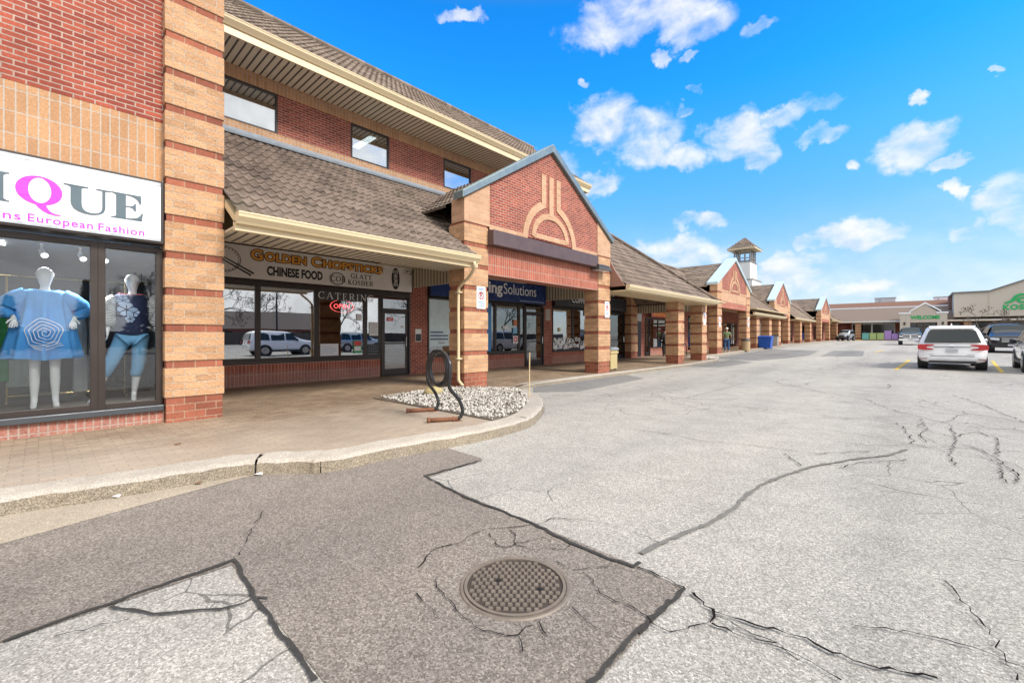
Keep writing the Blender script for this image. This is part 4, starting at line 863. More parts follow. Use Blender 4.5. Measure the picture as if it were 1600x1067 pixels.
# arcade ceilings, bulkhead
mb = MB(); mb.box(W, -8.45, 14.0, 23.3, 3.68, 3.72); mb.build('arcade_ceiling', plain('plaster_ceiling', (.52,.47,.38), .7, var=.06), t)
mb = MB(); mb.box(W, -9.0, 23.3, 30.5, 3.55, 3.6); mb.box(W, -9.0, 38.3, 51, 3.55, 3.6); mb.build('arcade_ceiling', m_cream, t)
mb = MB(); mb.box(W+.01, -8.7, 15.38, 15.46, 2.97, 3.66); mb.build('bulkhead', m_siding, t)
mb = MB(); mb.box(W+.01, -8.7, 23.9, 23.98, 2.72, 3.66); mb.build('bulkhead', m_siding, t)
# projecting hipped roof
def hip_roof(t, ex, ez_, y0, yh, pitch, rise, mat=m_tile, back=-16):
    th = math.atan(pitch); Lv = rise/math.sin(th); run = rise/pitch
    tile_roof('arcade_roof', mat, t, (ex, y0, ez_-.03), (0,1,0), (-math.cos(th),0,math.sin(th)), yh-y0+.05, Lv, cuts=[((ex,yh,0),(-1,1,0))], ns=5)
    tile_roof('hip_roof', mat, t, (ex, yh, ez_-.03), (-1,0,0), (0,-math.cos(th),math.sin(th)), run*2, Lv, cuts=[((ex,yh,0),(1,-1,0)), ((ex-2*run,yh,0),(-1,-1,0))], ns=4)
    mb = MB(); mb.tube([(ex+.02,yh+.02,ez_+.06),(ex-run,yh-run,ez_+rise+.08)], .085, 8); mb.tube([(ex-run,yh-run,ez_+rise+.06),(ex-run,y0,ez_+rise+.06)], .085, 8); mb.build('ridge_cap', mat, t)
    tile_roof('rear_roof', mat, t, (ex-2*run, yh-run, ez_+.03), (0,-1,0), (math.cos(th),0,math.sin(th)), yh-run-y0, Lv, ns=3)
    gutter(t, ex, y0, yh+.12, ez_+.02, .18, .14)
    mb = MB(); mb.prism([(ex-.02,yh-.02,ez_+.02),(ex-.02,yh+.12,ez_+.02),(ex-.02,yh+.12,ez_-.15),(ex-.02,yh-.02,ez_-.15)], (-2.2,0,0)); mb.build('return_gutter', m_cream, t)
    mb = MB(); mb.box(ex-1.15, ex-.03, y0+.05, yh-.03, ez_-.19, ez_-.15); mb.build('soffit', m_cream, t)
    mb = MB(); mb.box(ex-1.2, ex-1.15, y0+.05, yh-.03, ez_-.19, ez_+.55); mb.build('soffit_drop', m_cream, t)
hip_roof(t, -7.36, 3.18, 13.92, 23.5, .84, 3.57)
mb = MB(); mb.prism([(-7.40,13.88,3.16),(-7.98,13.88,3.16),(-7.98,13.88,4.1),(-7.80,13.88,3.75)], (0,.06,0)); mb.build('verge_board', plain('verge_board', (.30,.17,.13), .6, var=.15), t)
pillar(t, P-.62, P, 20.02, 20.72, .137, 3.02, z0=.137)
pillar(t, P-.62, P, 23.10, 23.82, .16, 3.02, z0=.137)
hip_roof(t, -9.3, 3.27, 38.5, 50.3, .90, 3.2, m_tile2)
for y in (40.8, 45.2, 49.0): pillar(t, -10.25, -9.6, y, y+.95, ez(y)+.11, 3.1, z0=ez(y)+.11)
# main roof behind: one long slope to the ridge
th = math.atan(.9)
tile_roof('main_roof', m_tile2, t, (-10.4, 16.9, 4.02), (0,1,0), (-math.cos(th),0,math.sin(th)), 44.5-16.9, 2.6/math.cos(th), ns=3, per=.356)
MB().tube([(-13.0,16.9,6.42),(-13.0,44.5,6.42)], .1, 8).build('ridge_cap', m_tile2, t)
mb = MB(); mb.box(-18,-13,16.65,45,3.8,6.2); mb.box(-10.42,-10.36,23.9,30.3,3.8,4.0); mb.build('roof_core', m_tile2, t)
gutter(t, -10.4, 24.2, 30.2, 4.0)

t = thing('shop_row', 'far single storey shop row between the third and the farthest gable', 'building', (W,75,.4)); sf = t
ops = [(46,49.5,.55,2.9),(52.5,56,.6,3.0),(60,62.5,.6,3.0),(63.2,65,.5,2.8),(66,70.5,.7,3.0),(73,75.5,.7,3.0),(78,82,.75,3.1),(88,92,.75,3.1),(95,99,.8,3.1)]
unit_wall(t, 45.0, 104, ops, .3, 3.95)
for i, (a, b, c, d) in enumerate(ops):
    if i == 3: door(t, W-.02, a, b, c, d, m_glassd, 'shop_door')
    else: window(t, W-.02, a, b, c, d, m_glass if i % 2 else m_glassd, mull=((a+b)/2,), t=.08)
mb = MB(); mb.box(-16.6,-16.5,45,104,.3,3.8); mb.build('room_interior', m_dk, t)
mb = MB(); mb.box(W,-10.4,51,104,3.72,3.78); mb.build('arcade_ceiling', m_cream, t)
hip_roof(t, -9.85, 3.48, 58.6, 72.3, .9, 3.0, m_tile2)
hip_roof(t, -9.4, 4.0, 85.6, 97.5, .8, 2.4, m_tile2)
for y, w_ in ((63.0,1.0),(70.0,1.0)): pillar(t, -10.7, -10.05, y, y+w_, ez(y)+.11, 3.32, z0=ez(y)+.11)
pillar(t, -10.6, -9.8, 95.6, 96.6, ez(96)+.11, 3.9, z0=ez(96)+.11)
tile_roof('main_roof', m_tile2, t, (-10.5, 44.5, 4.0), (0,1,0), (-math.cos(th),0,math.sin(th)), 104-44.5, 2.7/math.cos(th), ns=3, per=.356)
MB().tube([(-13.2,44.5,6.48),(-13.2,104,6.48)], .1, 8).build('ridge_cap', m_tile2, t)
mb = MB(); mb.box(-18,-13.2,45,104,3.8,6.2); mb.build('roof_core', m_tile2, t)
gutter(t, -10.5, 72.4, 75.6, 4.0)

# ------------------------------------------------ signs on the fronts
def sign(name, label, y0, y1, z0, z1, mat, x=W+.02, d=.12, frame=m_bronze, cat='sign', grp=None):
    s = thing(name, label, cat, (x,(y0+y1)/2,z0), group=grp)
    MB().box(x, x+d, y0, y1, z0, z1).build('sign_box', frame, s, bevel=.006)
    MB().box(x+d, x+d+.008, y0+.035, y1-.035, z0+.035, z1-.035).build('sign_face', mat, s); return s, x+d+.009
m_cof = plain('cream_sign_face', (.72,.69,.655), .3, var=.05, scale=1.5)
s, fx = sign('fascia_sign', 'long cream sign with gold and black lettering over the restaurant windows', 2.0, 8.30, 2.79, 3.655, m_cof)
m_ink = plain('black_ink', (.012,.012,.013), .4, var=0); m_gold = plain('gold_letter', (.72,.33,.05), .35, var=.35, scale=7); m_goldd = plain('dark_gold', (.22,.12,.04), .4, var=.2)
for mat, b, ex_, pd in ((m_ink, .024, .004, .02), (m_gold, .004, .008, 0)):
    for word, y0_, w_ in (('G',3.56,.27),('OLDEN',3.87,1.03),('C',5.03,.28),('HOPSTICKS',5.35,1.85)):
        big = len(word) == 1
        text('title_lettering', word, .36 if big else .285, mat, s, (fx, y0_-pd, 3.305 if big else 3.315), fit=w_+2*pd, bold=b+.006, ext=ex_)
text('lettering', 'CHINESE FOOD', .31, m_ink, s, (fx, 3.92, 2.955), fit=1.42, bold=.014, ext=.003)
mb = MB(); serif_text(mb, 'GLATT', (fx,6.17,3.085), .14, wt=1.35); mb.build('lettering', m_ink, s)
mb = MB(); serif_text(mb, 'KOSHER', (fx,6.08,2.90), .14, wt=1.35); mb.build('lettering', m_ink, s)
mb = MB(); flat(mb, ring2(5.76,3.03,.23,.210,30,.78)+ring2(5.76,3.03,.195,.185,30,.78), (fx,0,0)); serif_text(mb, 'COR', (fx,5.575,2.955), .15, wt=1.2); mb.build('emblem', m_ink, s)
mb = MB(); flat(mb, [ell(7.66,3.21,.145,.34)], (fx,0,0), d=.004); mb.build('oval_badge', m_ink, s)
mb = MB()
GL = [[((0,0),(0,1)),((.35,.1),(.9,.1)),((.35,.9),(.9,.9)),((.35,.1),(.35,.9)),((.9,.1),(.9,.9))], [((0,.5),(1,.5)),((.5,0),(.5,1)),((.1,.1),(.9,.1)),((.1,.9),(.9,.9))], [((0,.85),(1,.85)),((.2,.5),(.8,.5)),((.15,.1),(.85,.1)),((.5,0),(.5,1)),((.85,.1),(.85,.5))], [((.1,0),(.1,1)),((.1,.95),(.9,.95)),((.9,0),(.9,.95)),((.3,.3),(.7,.3)),((.5,.2),(.5,.75))]]
for i, g in enumerate(GL):
    for a, b in g: flat(mb, strip2([(7.585+a[0]*.15, 3.37-i*.135+a[1]*.105), (7.585+b[0]*.15, 3.37-i*.135+b[1]*.105)], .02), (fx,0,0), d=.0085)
mb.build('badge_characters', m_cof, s)
mb = MB()
for q in ([(7.96,3.52),(8.06,3.52),(8.06,3.40)], [(7.975,3.40),(7.975,3.47)], [(8.10,3.53),(8.09,3.47)], [(8.13,3.53),(8.12,3.47)], [(8.165,3.52),(8.23,3.52),(8.23,3.41)], [(8.15,3.41),(8.25,3.41)]): flat(mb, strip2(q, .018), (fx,0,0))
mb.build('hebrew_letters', m_ink, s)
mb = MB(); flat(mb, ring2(2.98,3.24,.36,.345,40,.86), (fx,0,0))
for i in range(26):
    a = 2*math.pi*i/26; flat(mb, [ell(2.98+.315*math.cos(a), 3.24+.27*math.sin(a), .016, .016, 8)], (fx,0,0))
flat(mb, strip2([(2.72,3.42),(3.62,2.95)], [.018,.045]), (fx,0,0), d=.007); flat(mb, strip2([(2.70,3.36),(3.56,2.90)], [.018,.045]), (fx,0,0), d=.0085)
mb.build('plate_emblem', m_ink, s)
m_navy = plain('navy_sign_face', (.014,.040,.17), .25, var=.1)
s, fx = sign('fascia_sign', 'navy blue sign with white lettering seen behind the near portico pillar', 9.0, 15.38, 2.76, 3.64, m_navy, frame=m_black)
text('lettering', 'ing', .62, m_white, s, (fx, 11.78, 3.10), fit=.78, bold=.016)
text('lettering', 'Solutions', .62, m_white, s, (fx, 12.62, 3.10), fit=2.05, bold=-.001)
MB().box(fx, fx+.004, 13.6, 15.2, 2.86, 2.885).build('underline', plain('pale_blue_line', (.35,.45,.65), .4, var=.1), s)
mb = MB(); mb.box(fx, fx+.004, 9.95, 10.5, 2.98, 3.5); mb.build('logo_panel', plain('blue_logo_panel', (.10,.18,.40), .4, var=.3, scale=10), s)
m_slt = plain('charcoal_sign_face', (.032,.040,.052), .4, var=.15)
s, fx = sign('fascia_sign', 'charcoal sign with white COFFEE lettering behind the second portico pillar', 16.0, 22.82, 2.76, 3.50, m_slt, frame=m_black)
text('lettering', 'COFFEE', .34, m_white, s, (fx, 17.40, 3.02), fit=1.32, bold=.008, sp=1.1)
mb = MB(); flat(mb, strip2([(17.15,3.42),(22.4,3.42)], .012)+strip2([(17.15,2.90),(22.4,2.90)], .012)+strip2([(17.15,2.90),(17.15,3.42)], .012), (fx,0,0)); mb.build('border_line', plain('grey_line', (.25,.26,.27), .5, var=0), s)
s, fx = sign('fascia_sign', 'orange red sign strip above the shop window behind the third arcade pillar', 25.45, 29.0, 2.56, 2.94, plain('orange_sign_face', (.62,.10,.03), .3, var=.15), x=W+.30)
mb = MB(); y = 25.75
for i in range(12): flat(mb, [[(y, 2.67), (y+.11, 2.67), (y+.15, 2.82), (y+.04, 2.84)], [(y+.13, 2.66), (y+.17, 2.66), (y+.17, 2.84), (y+.13, 2.84)]], (fx,0,0)); y += .26
mb.build('lettering', plain('amber_letter', (.75,.32,.04), .4, var=.1), s)
# neon sign, decals, notices
m_neon = plain('neon_red', (1.0,.10,.10), .4, var=0, emit=4.0)
s = thing('neon_sign', 'red neon OPEN sign glowing in the restaurant window', 'sign', (W-.12,6.0,2.1))
mb = MB()
for f in ring2(6.03,2.27,.36,.345,28,.50): mb.prism([(W-.12, a, b) for a, b in f], (.02,0,0))
mb.build('oval_tube', m_neon, s); text('lettering', 'OPEN', .19, m_neon, s, (W-.11, 5.77, 2.205), bold=-.001, ext=.008)
s = thing('window_banner', 'dark translucent band with white CATERING lettering across the restaurant window', 'window decal', (W+.03,6.0,2.44))
MB().box(W+.002, W+.006, 5.30, 6.66, 2.42, 2.665).build('band', plain('dark_vinyl_band', (.055,.05,.05), .4, var=.1), s)
mb = MB(); serif_text(mb, 'CATERING', (W+.0345,5.27,2.45), .19, sp=.18, xs=1.16, wt=.85); mb.build('lettering', m_white, s)
def plate(name, label, cat, y, z, w, h, m, x=W+.003, group=None, d=.006):
    s = thing(name, label, cat, (x,y,z-h/2), group=group); MB().box(x, x+d, y-w/2, y+w/2, z-h/2, z+h/2).build('plate', m, s); return s, x+d+.0005
m_paper = plain('white_paper', (.74,.75,.76), .7, var=.05); m_redv = plain('red_vinyl', (.62,.03,.04), .4, var=.05); m_bluev = plain('blue_vinyl', (.03,.16,.50), .4, var=.15); m_grn = plain('green_vinyl', (.05,.30,.12), .5, var=.1)
def lines(s, fx, y, z, w, n, dz, m, hgt=.012):
    mb = MB()
    for i in range(n): mb.box(fx, fx+.002, y-w/2, y-w/2+w*(1 if i % 3 else .72), z-i*dz-hgt, z-i*dz)
    mb.build('printed_lines', m, s)
m_gry = plain('grey_print', (.30,.31,.33), .6, var=.05)
s, fx = plate('notice', 'white paper notice taped to the narrow pane beside the restaurant door', 'notice', 6.98, 1.62, .30, .42, m_paper); lines(s, fx, 6.98, 1.78, .24, 6, .055, m_gry)
s, fx = plate('sticker', 'small red sticker on the glass of the restaurant door', 'sticker', 7.55, 1.93, .22, .11, m_redv, x=W-.008); mb = MB(); flat(mb, [[(7.49,1.92),(7.61,1.92),(7.61,1.94),(7.49,1.94)]], (fx,0,0), d=.002); mb.build('lettering', m_white, s)
s, fx = plate('sticker', 'small white sticker near the handle side of the restaurant door glass', 'sticker', 8.02, 1.70, .09, .09, m_paper, x=W-.008)
s, fx = plate('notice', 'white poster with blue print at the bottom of the restaurant window', 'notice', 5.60, 1.00, .52, .36, m_paper); lines(s, fx, 5.6, 1.1, .42, 4, .06, plain('blue_print', (.25,.35,.6), .6, var=.1))
s, fx = plate('notice', 'red and green flyer in the corner of the restaurant window', 'notice', 6.45, 1.08, .26, .38, m_grn); mb = MB(); mb.box(fx, fx+.002, 6.34, 6.56, 1.12, 1.25); mb.build('red_block', m_redv, s); mb = MB(); mb.box(fx, fx+.002, 6.35, 6.55, .96, 1.09); mb.build('white_block', m_paper, s)
s, fx = plate('notice', 'dark menu board with pale grid in the narrow pane beside the restaurant door', 'notice', 6.97, .98, .40, .34, m_black); mb = MB()
for i in range(5): mb.box(fx, fx+.002, 6.82+i*.075, 6.825+i*.075, .84, 1.12)
for i in range(4): mb.box(fx, fx+.0025, 6.80, 7.14, .85+i*.085, .856+i*.085)
mb.build('grid_lines', m_gry, s)
s, fx = plate('notice', 'pale notice tile on the upper part of the pane under the catering band', 'notice', 6.50, 1.96, .16, .20, m_paper)
s, fx = plate('opening_hours_sign', 'small white and black plaque on the brick pier beside the restaurant door', 'sign', 8.62, 1.42, .24, .42, m_paper, d=.012); mb = MB(); mb.box(fx, fx+.002, 8.51, 8.73, 1.23, 1.47); mb.build('dark_panel', m_ink, s); text('lettering', 'HRS', .07, m_ink, s, (fx, 8.54, 1.53), ext=.001) if False else None
s, fx = plate('window_poster', 'large pale blue window poster with dark print next to the downspout', 'poster', 9.55, 1.86, .98, 1.62, plain('pale_blue_poster', (.55,.68,.74), .4, var=.4, scale=1.6), x=W+.002)
lines(s, fx, 9.50, 1.56, .78, 3, .12, plain('navy_print', (.10,.14,.25), .5, var=.1), .055); lines(s, fx, 9.65, 1.18, .4, 1, .1, m_gry, .04)
s, fx = plate('window_poster', 'tall blue poster strip at the left of the blue sign shop window', 'poster', 11.55, 1.72, 1.0, 1.9, plain('blue_poster', (.03,.22,.55), .4, var=.5, scale=2.2), x=W+.002)
m_curt = plain('green_grey_curtain', (.20,.235,.185), .8, var=.15)
mb = MB(); n = 60
for i in range(n):
    y0, y1 = 12.35+1.3*i/n, 12.35+1.3*(i+1)/n; a, b = .05*math.sin(i*.9), .05*math.sin((i+1)*.9)
    mb.quad((W-.25+a,y0,.8),(W-.25+b,y1,.8),(W-.25+b,y1,2.7),(W-.25+a,y0,2.7))
tag(mb.build('curtain', m_curt), 'pleated grey green curtain behind the blue sign shop window', 'curtain')
s, fx = plate('sticker', 'red round sticker low on the blue sign shop window', 'sticker', 13.46, 1.25, .30, .32, m_paper, x=W+.02); mb = MB(); flat(mb, ring2(13.46,1.26,.12,.06,20), (fx,0,0), d=.002); mb.build('red_ring', m_redv, s)
s, fx = plate('sticker', 'blue square sticker on the blue sign shop window', 'sticker', 13.44, 1.62, .26, .24, plain('sky_vinyl', (.18,.42,.62), .4, var=.3, scale=9), x=W+.02)
s, fx = plate('sticker', 'orange brown round sticker at the top of the sticker column', 'sticker', 13.46, 1.95, .24, .24, plain('orange_vinyl', (.50,.16,.05), .4, var=.2), x=W+.02)
s, fx = plate('notice', 'small white card in the middle of the blue sign shop window', 'notice', 12.85, 1.75, .30, .10, m_paper, x=W+.02)
s, fx = plate('notice', 'grey notice plate high on the brick pier between the two shops', 'notice', 15.68, 2.36, .34, .52, plain('grey_plate', (.42,.38,.33), .5, var=.1), d=.012); lines(s, fx, 15.68, 2.54, .22, 5, .09, m_gry)
s, fx = plate('sticker', 'small yellow sticker on the coffee shop glass', 'sticker', 16.55, 1.70, .10, .18, plain('yellow_vinyl', (.7,.55,.06), .4, var=.1), x=W+.03)
s = thing('window_decal', 'frieze of white rings along the bottom of the coffee shop windows', 'window decal', (W+.03,18.3,.8)); mb = MB(); rng = random.Random(4)
for i in range(74):
    y = 16.1+4.85*((i*.618) % 1); z = .84+rng.random()**1.5*.42; r = rng.uniform(.05,.11); q = rng.uniform(.25,.7)
    flat(mb, ring2(y, z, r, r*q, 12), (W+.032,0,0), d=.0015+.00004*i)
mb.build('white_rings', m_paper, s)
# no-parking plates on the pillars
m_npred = plain('prohibition_red', (.60,.03,.03), .4, var=0); m_npblue = plain('plate_blue_print', (.12,.22,.50), .5, var=0)
def noparking(label, x, y, zc_, w=.30, h=.56):
    s = thing('no_parking_sign', label, 'sign', (x,y,zc_-h/2), group='no parking plates on the arcade pillars')
    MB().box(x, x+.008, y-w/2, y+w/2, zc_-h/2, zc_+h/2).build('plate', m_white, s, bevel=.003)
    f = x+.0085; mb = MB(); r = w*.33; flat(mb, ring2(y, zc_+.05, r, r*.78, 24)+strip2([(y-r*.6, zc_+.05+r*.6), (y+r*.6, zc_+.05-r*.6)], .022), (f,0,0), d=.0015); mb.build('prohibition_ring', m_npred, s)
    mb = MB(); flat(mb, strip2([(y-.025,zc_-.03),(y-.025,zc_+.12)], .02)+ring2(y+.008,zc_+.09,.038,.018,14), (f,0,0), d=.001); mb.build('letter', m_ink, s)
    mb = MB()
    for z, ww in ((zc_+.22,.22),(zc_+.185,.16),(zc_-.11,.2),(zc_-.15,.22),(zc_-.20,.22)): mb.box(f, f+.001, y-ww/2, y+ww/2, z-.012, z+.010)
    mb.build('printed_lines', m_npblue, s)
    mb = MB(); [mb.tube([(f-.001,y,z),(f+.004,y,z)], .012, 8) for z in (zc_+h/2-.03, zc_-h/2+.03)]; mb.build('bolts', m_chrome, s); return s
noparking('white no parking plate on the pillar beside the cream downspout', P, 7.50, 2.36)
noparking('white no parking plate on the pillar right of the COFFEE sign', P, 13.62, 2.33)
noparking('white no parking plate on the last pillar before the second gable', P, 23.46, 2.30, .36, .62)
noparking('white no parking plate on the left pillar of the second gable', -9.5, 30.95, 2.35, .36, .66)
noparking('white no parking plate on the right pillar of the second gable beside the tan bin', -9.5, 37.9, 2.5, .40, .75)

# ------------------------------------------------ roof tower
m_stucco = plain('white_stucco', (.66,.66,.63), .8, var=.12, scale=1.2, bmp=.1)
m_post = plain('grey_timber', (.22,.20,.18), .6, var=.15)
t = thing('roof_tower', 'white stucco roof tower with open lantern and pyramid tiled roof', 'tower', (-16,62.2,6)); x0, x1, y0, y1 = -17.0, -15.0, 60.6, 63.8
mb = MB(); mb.box(x0-.35, x1+.35, y0-.4, y1+.6, 3.8, 8.45); mb.build('base', m_stucco, t); mb = MB(); mb.box(x0-.42, x1+.42, y0-.47, y1+.67, 8.45, 8.55); mb.build('base_cornice', m_post, t)
mb = MB(); mb.box(x0, x1, y0, y1, 8.55, 10.75); mb.build('shaft', m_stucco, t); mb = MB(); mb.box(x0-.06, x1+.06, y0-.06, y1+.06, 10.75, 10.83); mb.build('shaft_cornice', m_post, t)
mb = MB(); cx, cy, hx_, hy_ = -16.0, 62.15, .92, 1.2
for a in (-1, -.33, .33, 1):
    for u, v_ in ((a*hx_, -hy_), (a*hx_, hy_)): mb.box(cx+u-.07, cx+u+.07, cy+v_-.07, cy+v_+.07, 10.83, 12.5)
for a in (-.33, .33):
    for u in (-hx_, hx_): mb.box(cx+u-.07, cx+u+.07, cy+a*hy_-.07, cy+a*hy_+.07, 10.83, 12.5)
for z in (10.95, 11.3, 12.3):
    for s_ in (-1, 1): mb.box(cx-hx_, cx+hx_, cy+s_*hy_-.04, cy+s_*hy_+.04, z, z+.1); mb.box(cx+s_*hx_-.04, cx+s_*hx_+.04, cy-hy_, cy+hy_, z+.002, z+.098)
mb.build('lantern', m_post, t)
rx_, ry_ = 1.6, 1.95; mb = MB(); mb.box(cx-rx_, cx+rx_, cy-ry_, cy+ry_, 12.40, 12.55); mb.build('eave', m_cream, t)
for U, V_, O, ln, rn in (((1,0,0),(0,1,0),(cx-rx_,cy-ry_),2*rx_,ry_), ((0,1,0),(-1,0,0),(cx+rx_,cy-ry_),2*ry_,rx_), ((-1,0,0),(0,-1,0),(cx+rx_,cy+ry_),2*rx_,ry_), ((0,-1,0),(1,0,0),(cx-rx_,cy+ry_),2*ry_,rx_)):
    th = math.atan(1.62/rn); V3 = (V_[0]*math.cos(th), V_[1]*math.cos(th), math.sin(th)); u = Vector(U); v = Vector(V_); O3 = Vector((*O, 12.55)); E3 = O3+u*ln
    tile_roof('pyramid_roof', m_tile2, t, O3, U, V3, ln, math.hypot(1.62, rn), cuts=[(O3, v*(ln/2)-u*rn), (E3, v*(ln/2)+u*rn)], ns=3, per=.3)
# ------------------------------------------------ supermarket across the end of the lot
m_eifs = plain('tan_stucco', (.50,.43,.35), .8, var=.07, scale=1.0)
m_sidingt = None
def lap():
    m, nt, p = newmat('tan_lap_siding'); s = node(nt, 'ShaderNodeSeparateXYZ', _0=pos(nt))
    f = math_(nt, 'FRACT', math_(nt, 'MULTIPLY', s.outputs[2], 1/.32)); g = math_(nt, 'LESS_THAN', f, .10)
    n = node(nt, 'ShaderNodeTexNoise', Vector=pos(nt), Scale=.7, Detail=4.0).outputs[0]
    setin(nt, p, 'Base Color', mixc(nt, g, mixc(nt, n, (.50,.44,.36), (.56,.50,.41)), (.34,.29,.24))); setin(nt, p, 'Roughness', .7); return m
m_lap = lap()
m_green = plain('green_letter', (.0,.36,.09), .35, var=.04)
m_shingle = plain('brown_shingle', (.185,.140,.112), .9, var=.22, scale=4)
m_rust_roof = plain('red_brown_roof', (.20,.105,.075), .8, var=.15, scale=3)
zb = .62; SY = 104.0
t = thing('supermarket_building', 'long single storey supermarket with brown shingled roof closing the end of the lot', 'building', (2,110,zb)); sm = t
mb = MB(); xs = [-30,-9.2,-8.6,-5.9,-5.4,-2.0,4.8,9.6,10.2,30]
for a, b in ((-30,-9.4),(-8.9,-8.6),(-2.3,5.0),(6.2,7.2),(20,30)): mb.box(a, b, 107, 107.3, 0, 4.3)
mb.box(-30,30,107.3,140,0,5.5); mb.build('wall', m_red, t)
for i, (a, b) in enumerate(((-8.6,-5.6),(-5.6,-2.3),(5.0,6.2),(7.2,13.5),(13.5,20))):
    fr = MB(); fr.box(a,a+.12,106.9,107.05,.6,3.8); fr.box(b-.12,b,106.9,107.05,.6,3.8); fr.box(a+.12,b-.12,106.9,107.05,3.6,3.8); fr.box(a+.12,b-.12,106.9,107.05,.6,.8)
    w = fr.build('window', m_white if i < 2 else m_bronze, t); MB().box(a+.1,b-.1,106.97,107.0,.7,3.7).build('pane', m_carglass, w)
def south_slope(name, x0, x1, ya, za, yb, zb_, mat):
    mb = MB(); mb.prism([(x0,ya,za),(x0,yb,zb_),(x0,yb,zb_-.15),(x0,ya,za-.15)], (x1-x0,0,0)); return mb.build(name, mat, t)
south_slope('front_roof', -30, 30, SY, 4.18, 109.5, 6.75, m_shingle)
mb = MB(); mb.box(-10.4, 30, SY-.14, SY, 3.92, 4.16); mb.build('gutter', plain('white_gutter', (.72,.70,.66), .4, var=.05), t)
mb = MB(); mb.box(-10.4, 30, SY, 107, 3.86, 3.92); mb.build('soffit', m_cream, t)
mb = MB(); mb.box(-30, 30, 109.5, 109.7, 6.7, 6.98); mb.build('ridge_trim', m_white, t)
south_slope('upper_mansard', -30, 5.0, 110.2, 6.9, 111.6, 8.0, m_rust_roof)
mb = MB(); mb.box(4.75, 5.15, 108, 111, 6.2, 8.5); mb.build('parapet_end', m_rust_roof, t)
for x in (-7.9, 6.4, 16): pillar(t, x, x+.85, SY+.35, SY+1.2, zb+.1, 3.86, z0=zb+.1)
mb = MB(); mb.box(-30,30,SY-.6,107,zb-.3,zb+.13); mb.build('front_walk', m_conc, t)
mb = MB(); mb.box(-9.2,-1.7,SY-1.7,SY-.6,zb-.3,zb+.15); mb.build('yellow_kerb', m_yellow, t)
# upper sign block
mb = MB(); P_ = [(5.15,4.55),(24,4.55),(24,7.5),(17.2,11.7),(9.1,8.45),(5.15,8.42)]
mb.prism([(a,103.2,b) for a, b in P_], (0,5,0)); mb.build('sign_wall', m_lap, t)
mb = MB()
for (a, b), (c, d) in zip([(4.9,8.42),(9.1,8.45),(17.2,11.7)], [(9.1,8.45),(17.2,11.7),(24.3,7.4)]): mb.prism([(a,102.95,b),(c,102.95,d),(c,102.95,d+.26),(a,102.95,b+.26)], (0,5.4,0))
mb.build('metal_coping', plain('dark_grey_coping', (.16,.16,.16), .5, .2, var=.1), t)
mb = MB(); mb.box(9.02,9.14,103.15,103.2,4.55,8.4); mb.build('corner_trim', m_eifs, t)
# big green lettering
s = thing('fascia_sign', 'large green script sign with KOSHER beneath it high on the tan supermarket gable', 'sign', (13,103.1,5.5))
mb = MB()
S_ = [(10.75,6.62),(11.25,6.72),(11.6,6.95),(11.75,7.25),(11.95,7.6),(12.4,7.85),(12.95,7.82)]
flat(mb, strip2(S_, [.22,.34,.42,.42,.40,.36,.20]), (0,103.19,0), FACE_S, .12); mb.build('script_letter', m_green, s)
mb = MB(); flat(mb, ring2(12.65,7.0,.68,.30,26,.72), (0,103.19,0), FACE_S, .10); mb.build('script_letter', m_green, s)
mb = MB(); flat(mb, ring2(14.2,7.0,.68,.30,26,.72)+strip2([(13.55,7.0),(13.55,8.4)], .35), (0,103.19,0), FACE_S, .11); mb.build('script_letter', m_green, s)
text('lettering', 'KOSHER', 1.08, m_green, s, (10.55,103.19,5.55), FACE_S, bold=.05, ext=.06, xs=1.0, sp=1.12)
# welcome portico
t = thing('welcome_portico', 'tan gabled supermarket entrance portico with green WELCOME lettering', 'portico', (1.4,101,zb)); PX0, PX1, PC = -1.70, 4.42, 1.62
for a_, b_ in ((PX0+.15, -.22), (3.10, PX1-.15)): MB().box(a_, b_, 101, 104.4, zb-.2, 5.2).build('pier', m_lap, t)
mb = MB(); mb.prism([(-.22,101.02,3.7),(3.10,101.02,3.7),(3.10,101.02,5.45),(PC,101.02,6.85),(-.22,101.02,5.45)], (0,3.3,0)); mb.build('gable_wall', m_eifs, t)
mb = MB(); mb.box(PX0, -.1, 100.85, 104.5, 5.2, 5.42); mb.box(3.0, PX1, 100.85, 104.5, 5.2, 5.42); mb.build('cornice', m_white, t)
for sg in (-1, 1):
    a = PC+sg*1.95; mb = MB(); mb.prism([(PC,100.84,6.85),(a,100.84,5.42),(a,100.84,5.66),(PC,100.84,7.12)], (0,3.7,0)); mb.build('gable_coping', m_white, t)
mb = MB(); mb.box(-.22,3.10,103.9,104.0,zb,3.7); mb.build('door_glass', m_carglass, t)
mb = MB(); [mb.box(x-.05,x+.05,103.82,103.9,zb,3.7) for x in (-.17,.6,1.45,2.3,3.05)]; mb.box(-.2,3.08,103.8,103.9,3.0,3.12); mb.build('door_frame', m_rust_roof, t)
text('lettering', 'WELCOME', .80, m_green, t, (PC,101.01,4.28), FACE_S, bold=.035, ext=.05, xs=.92, align='CENTER')
for x in (-.95, 3.75): mb = MB(); mb.box(x-.12,x+.12,100.85,101,3.3,3.75); mb.build('wall_lamp', m_bronze, t)
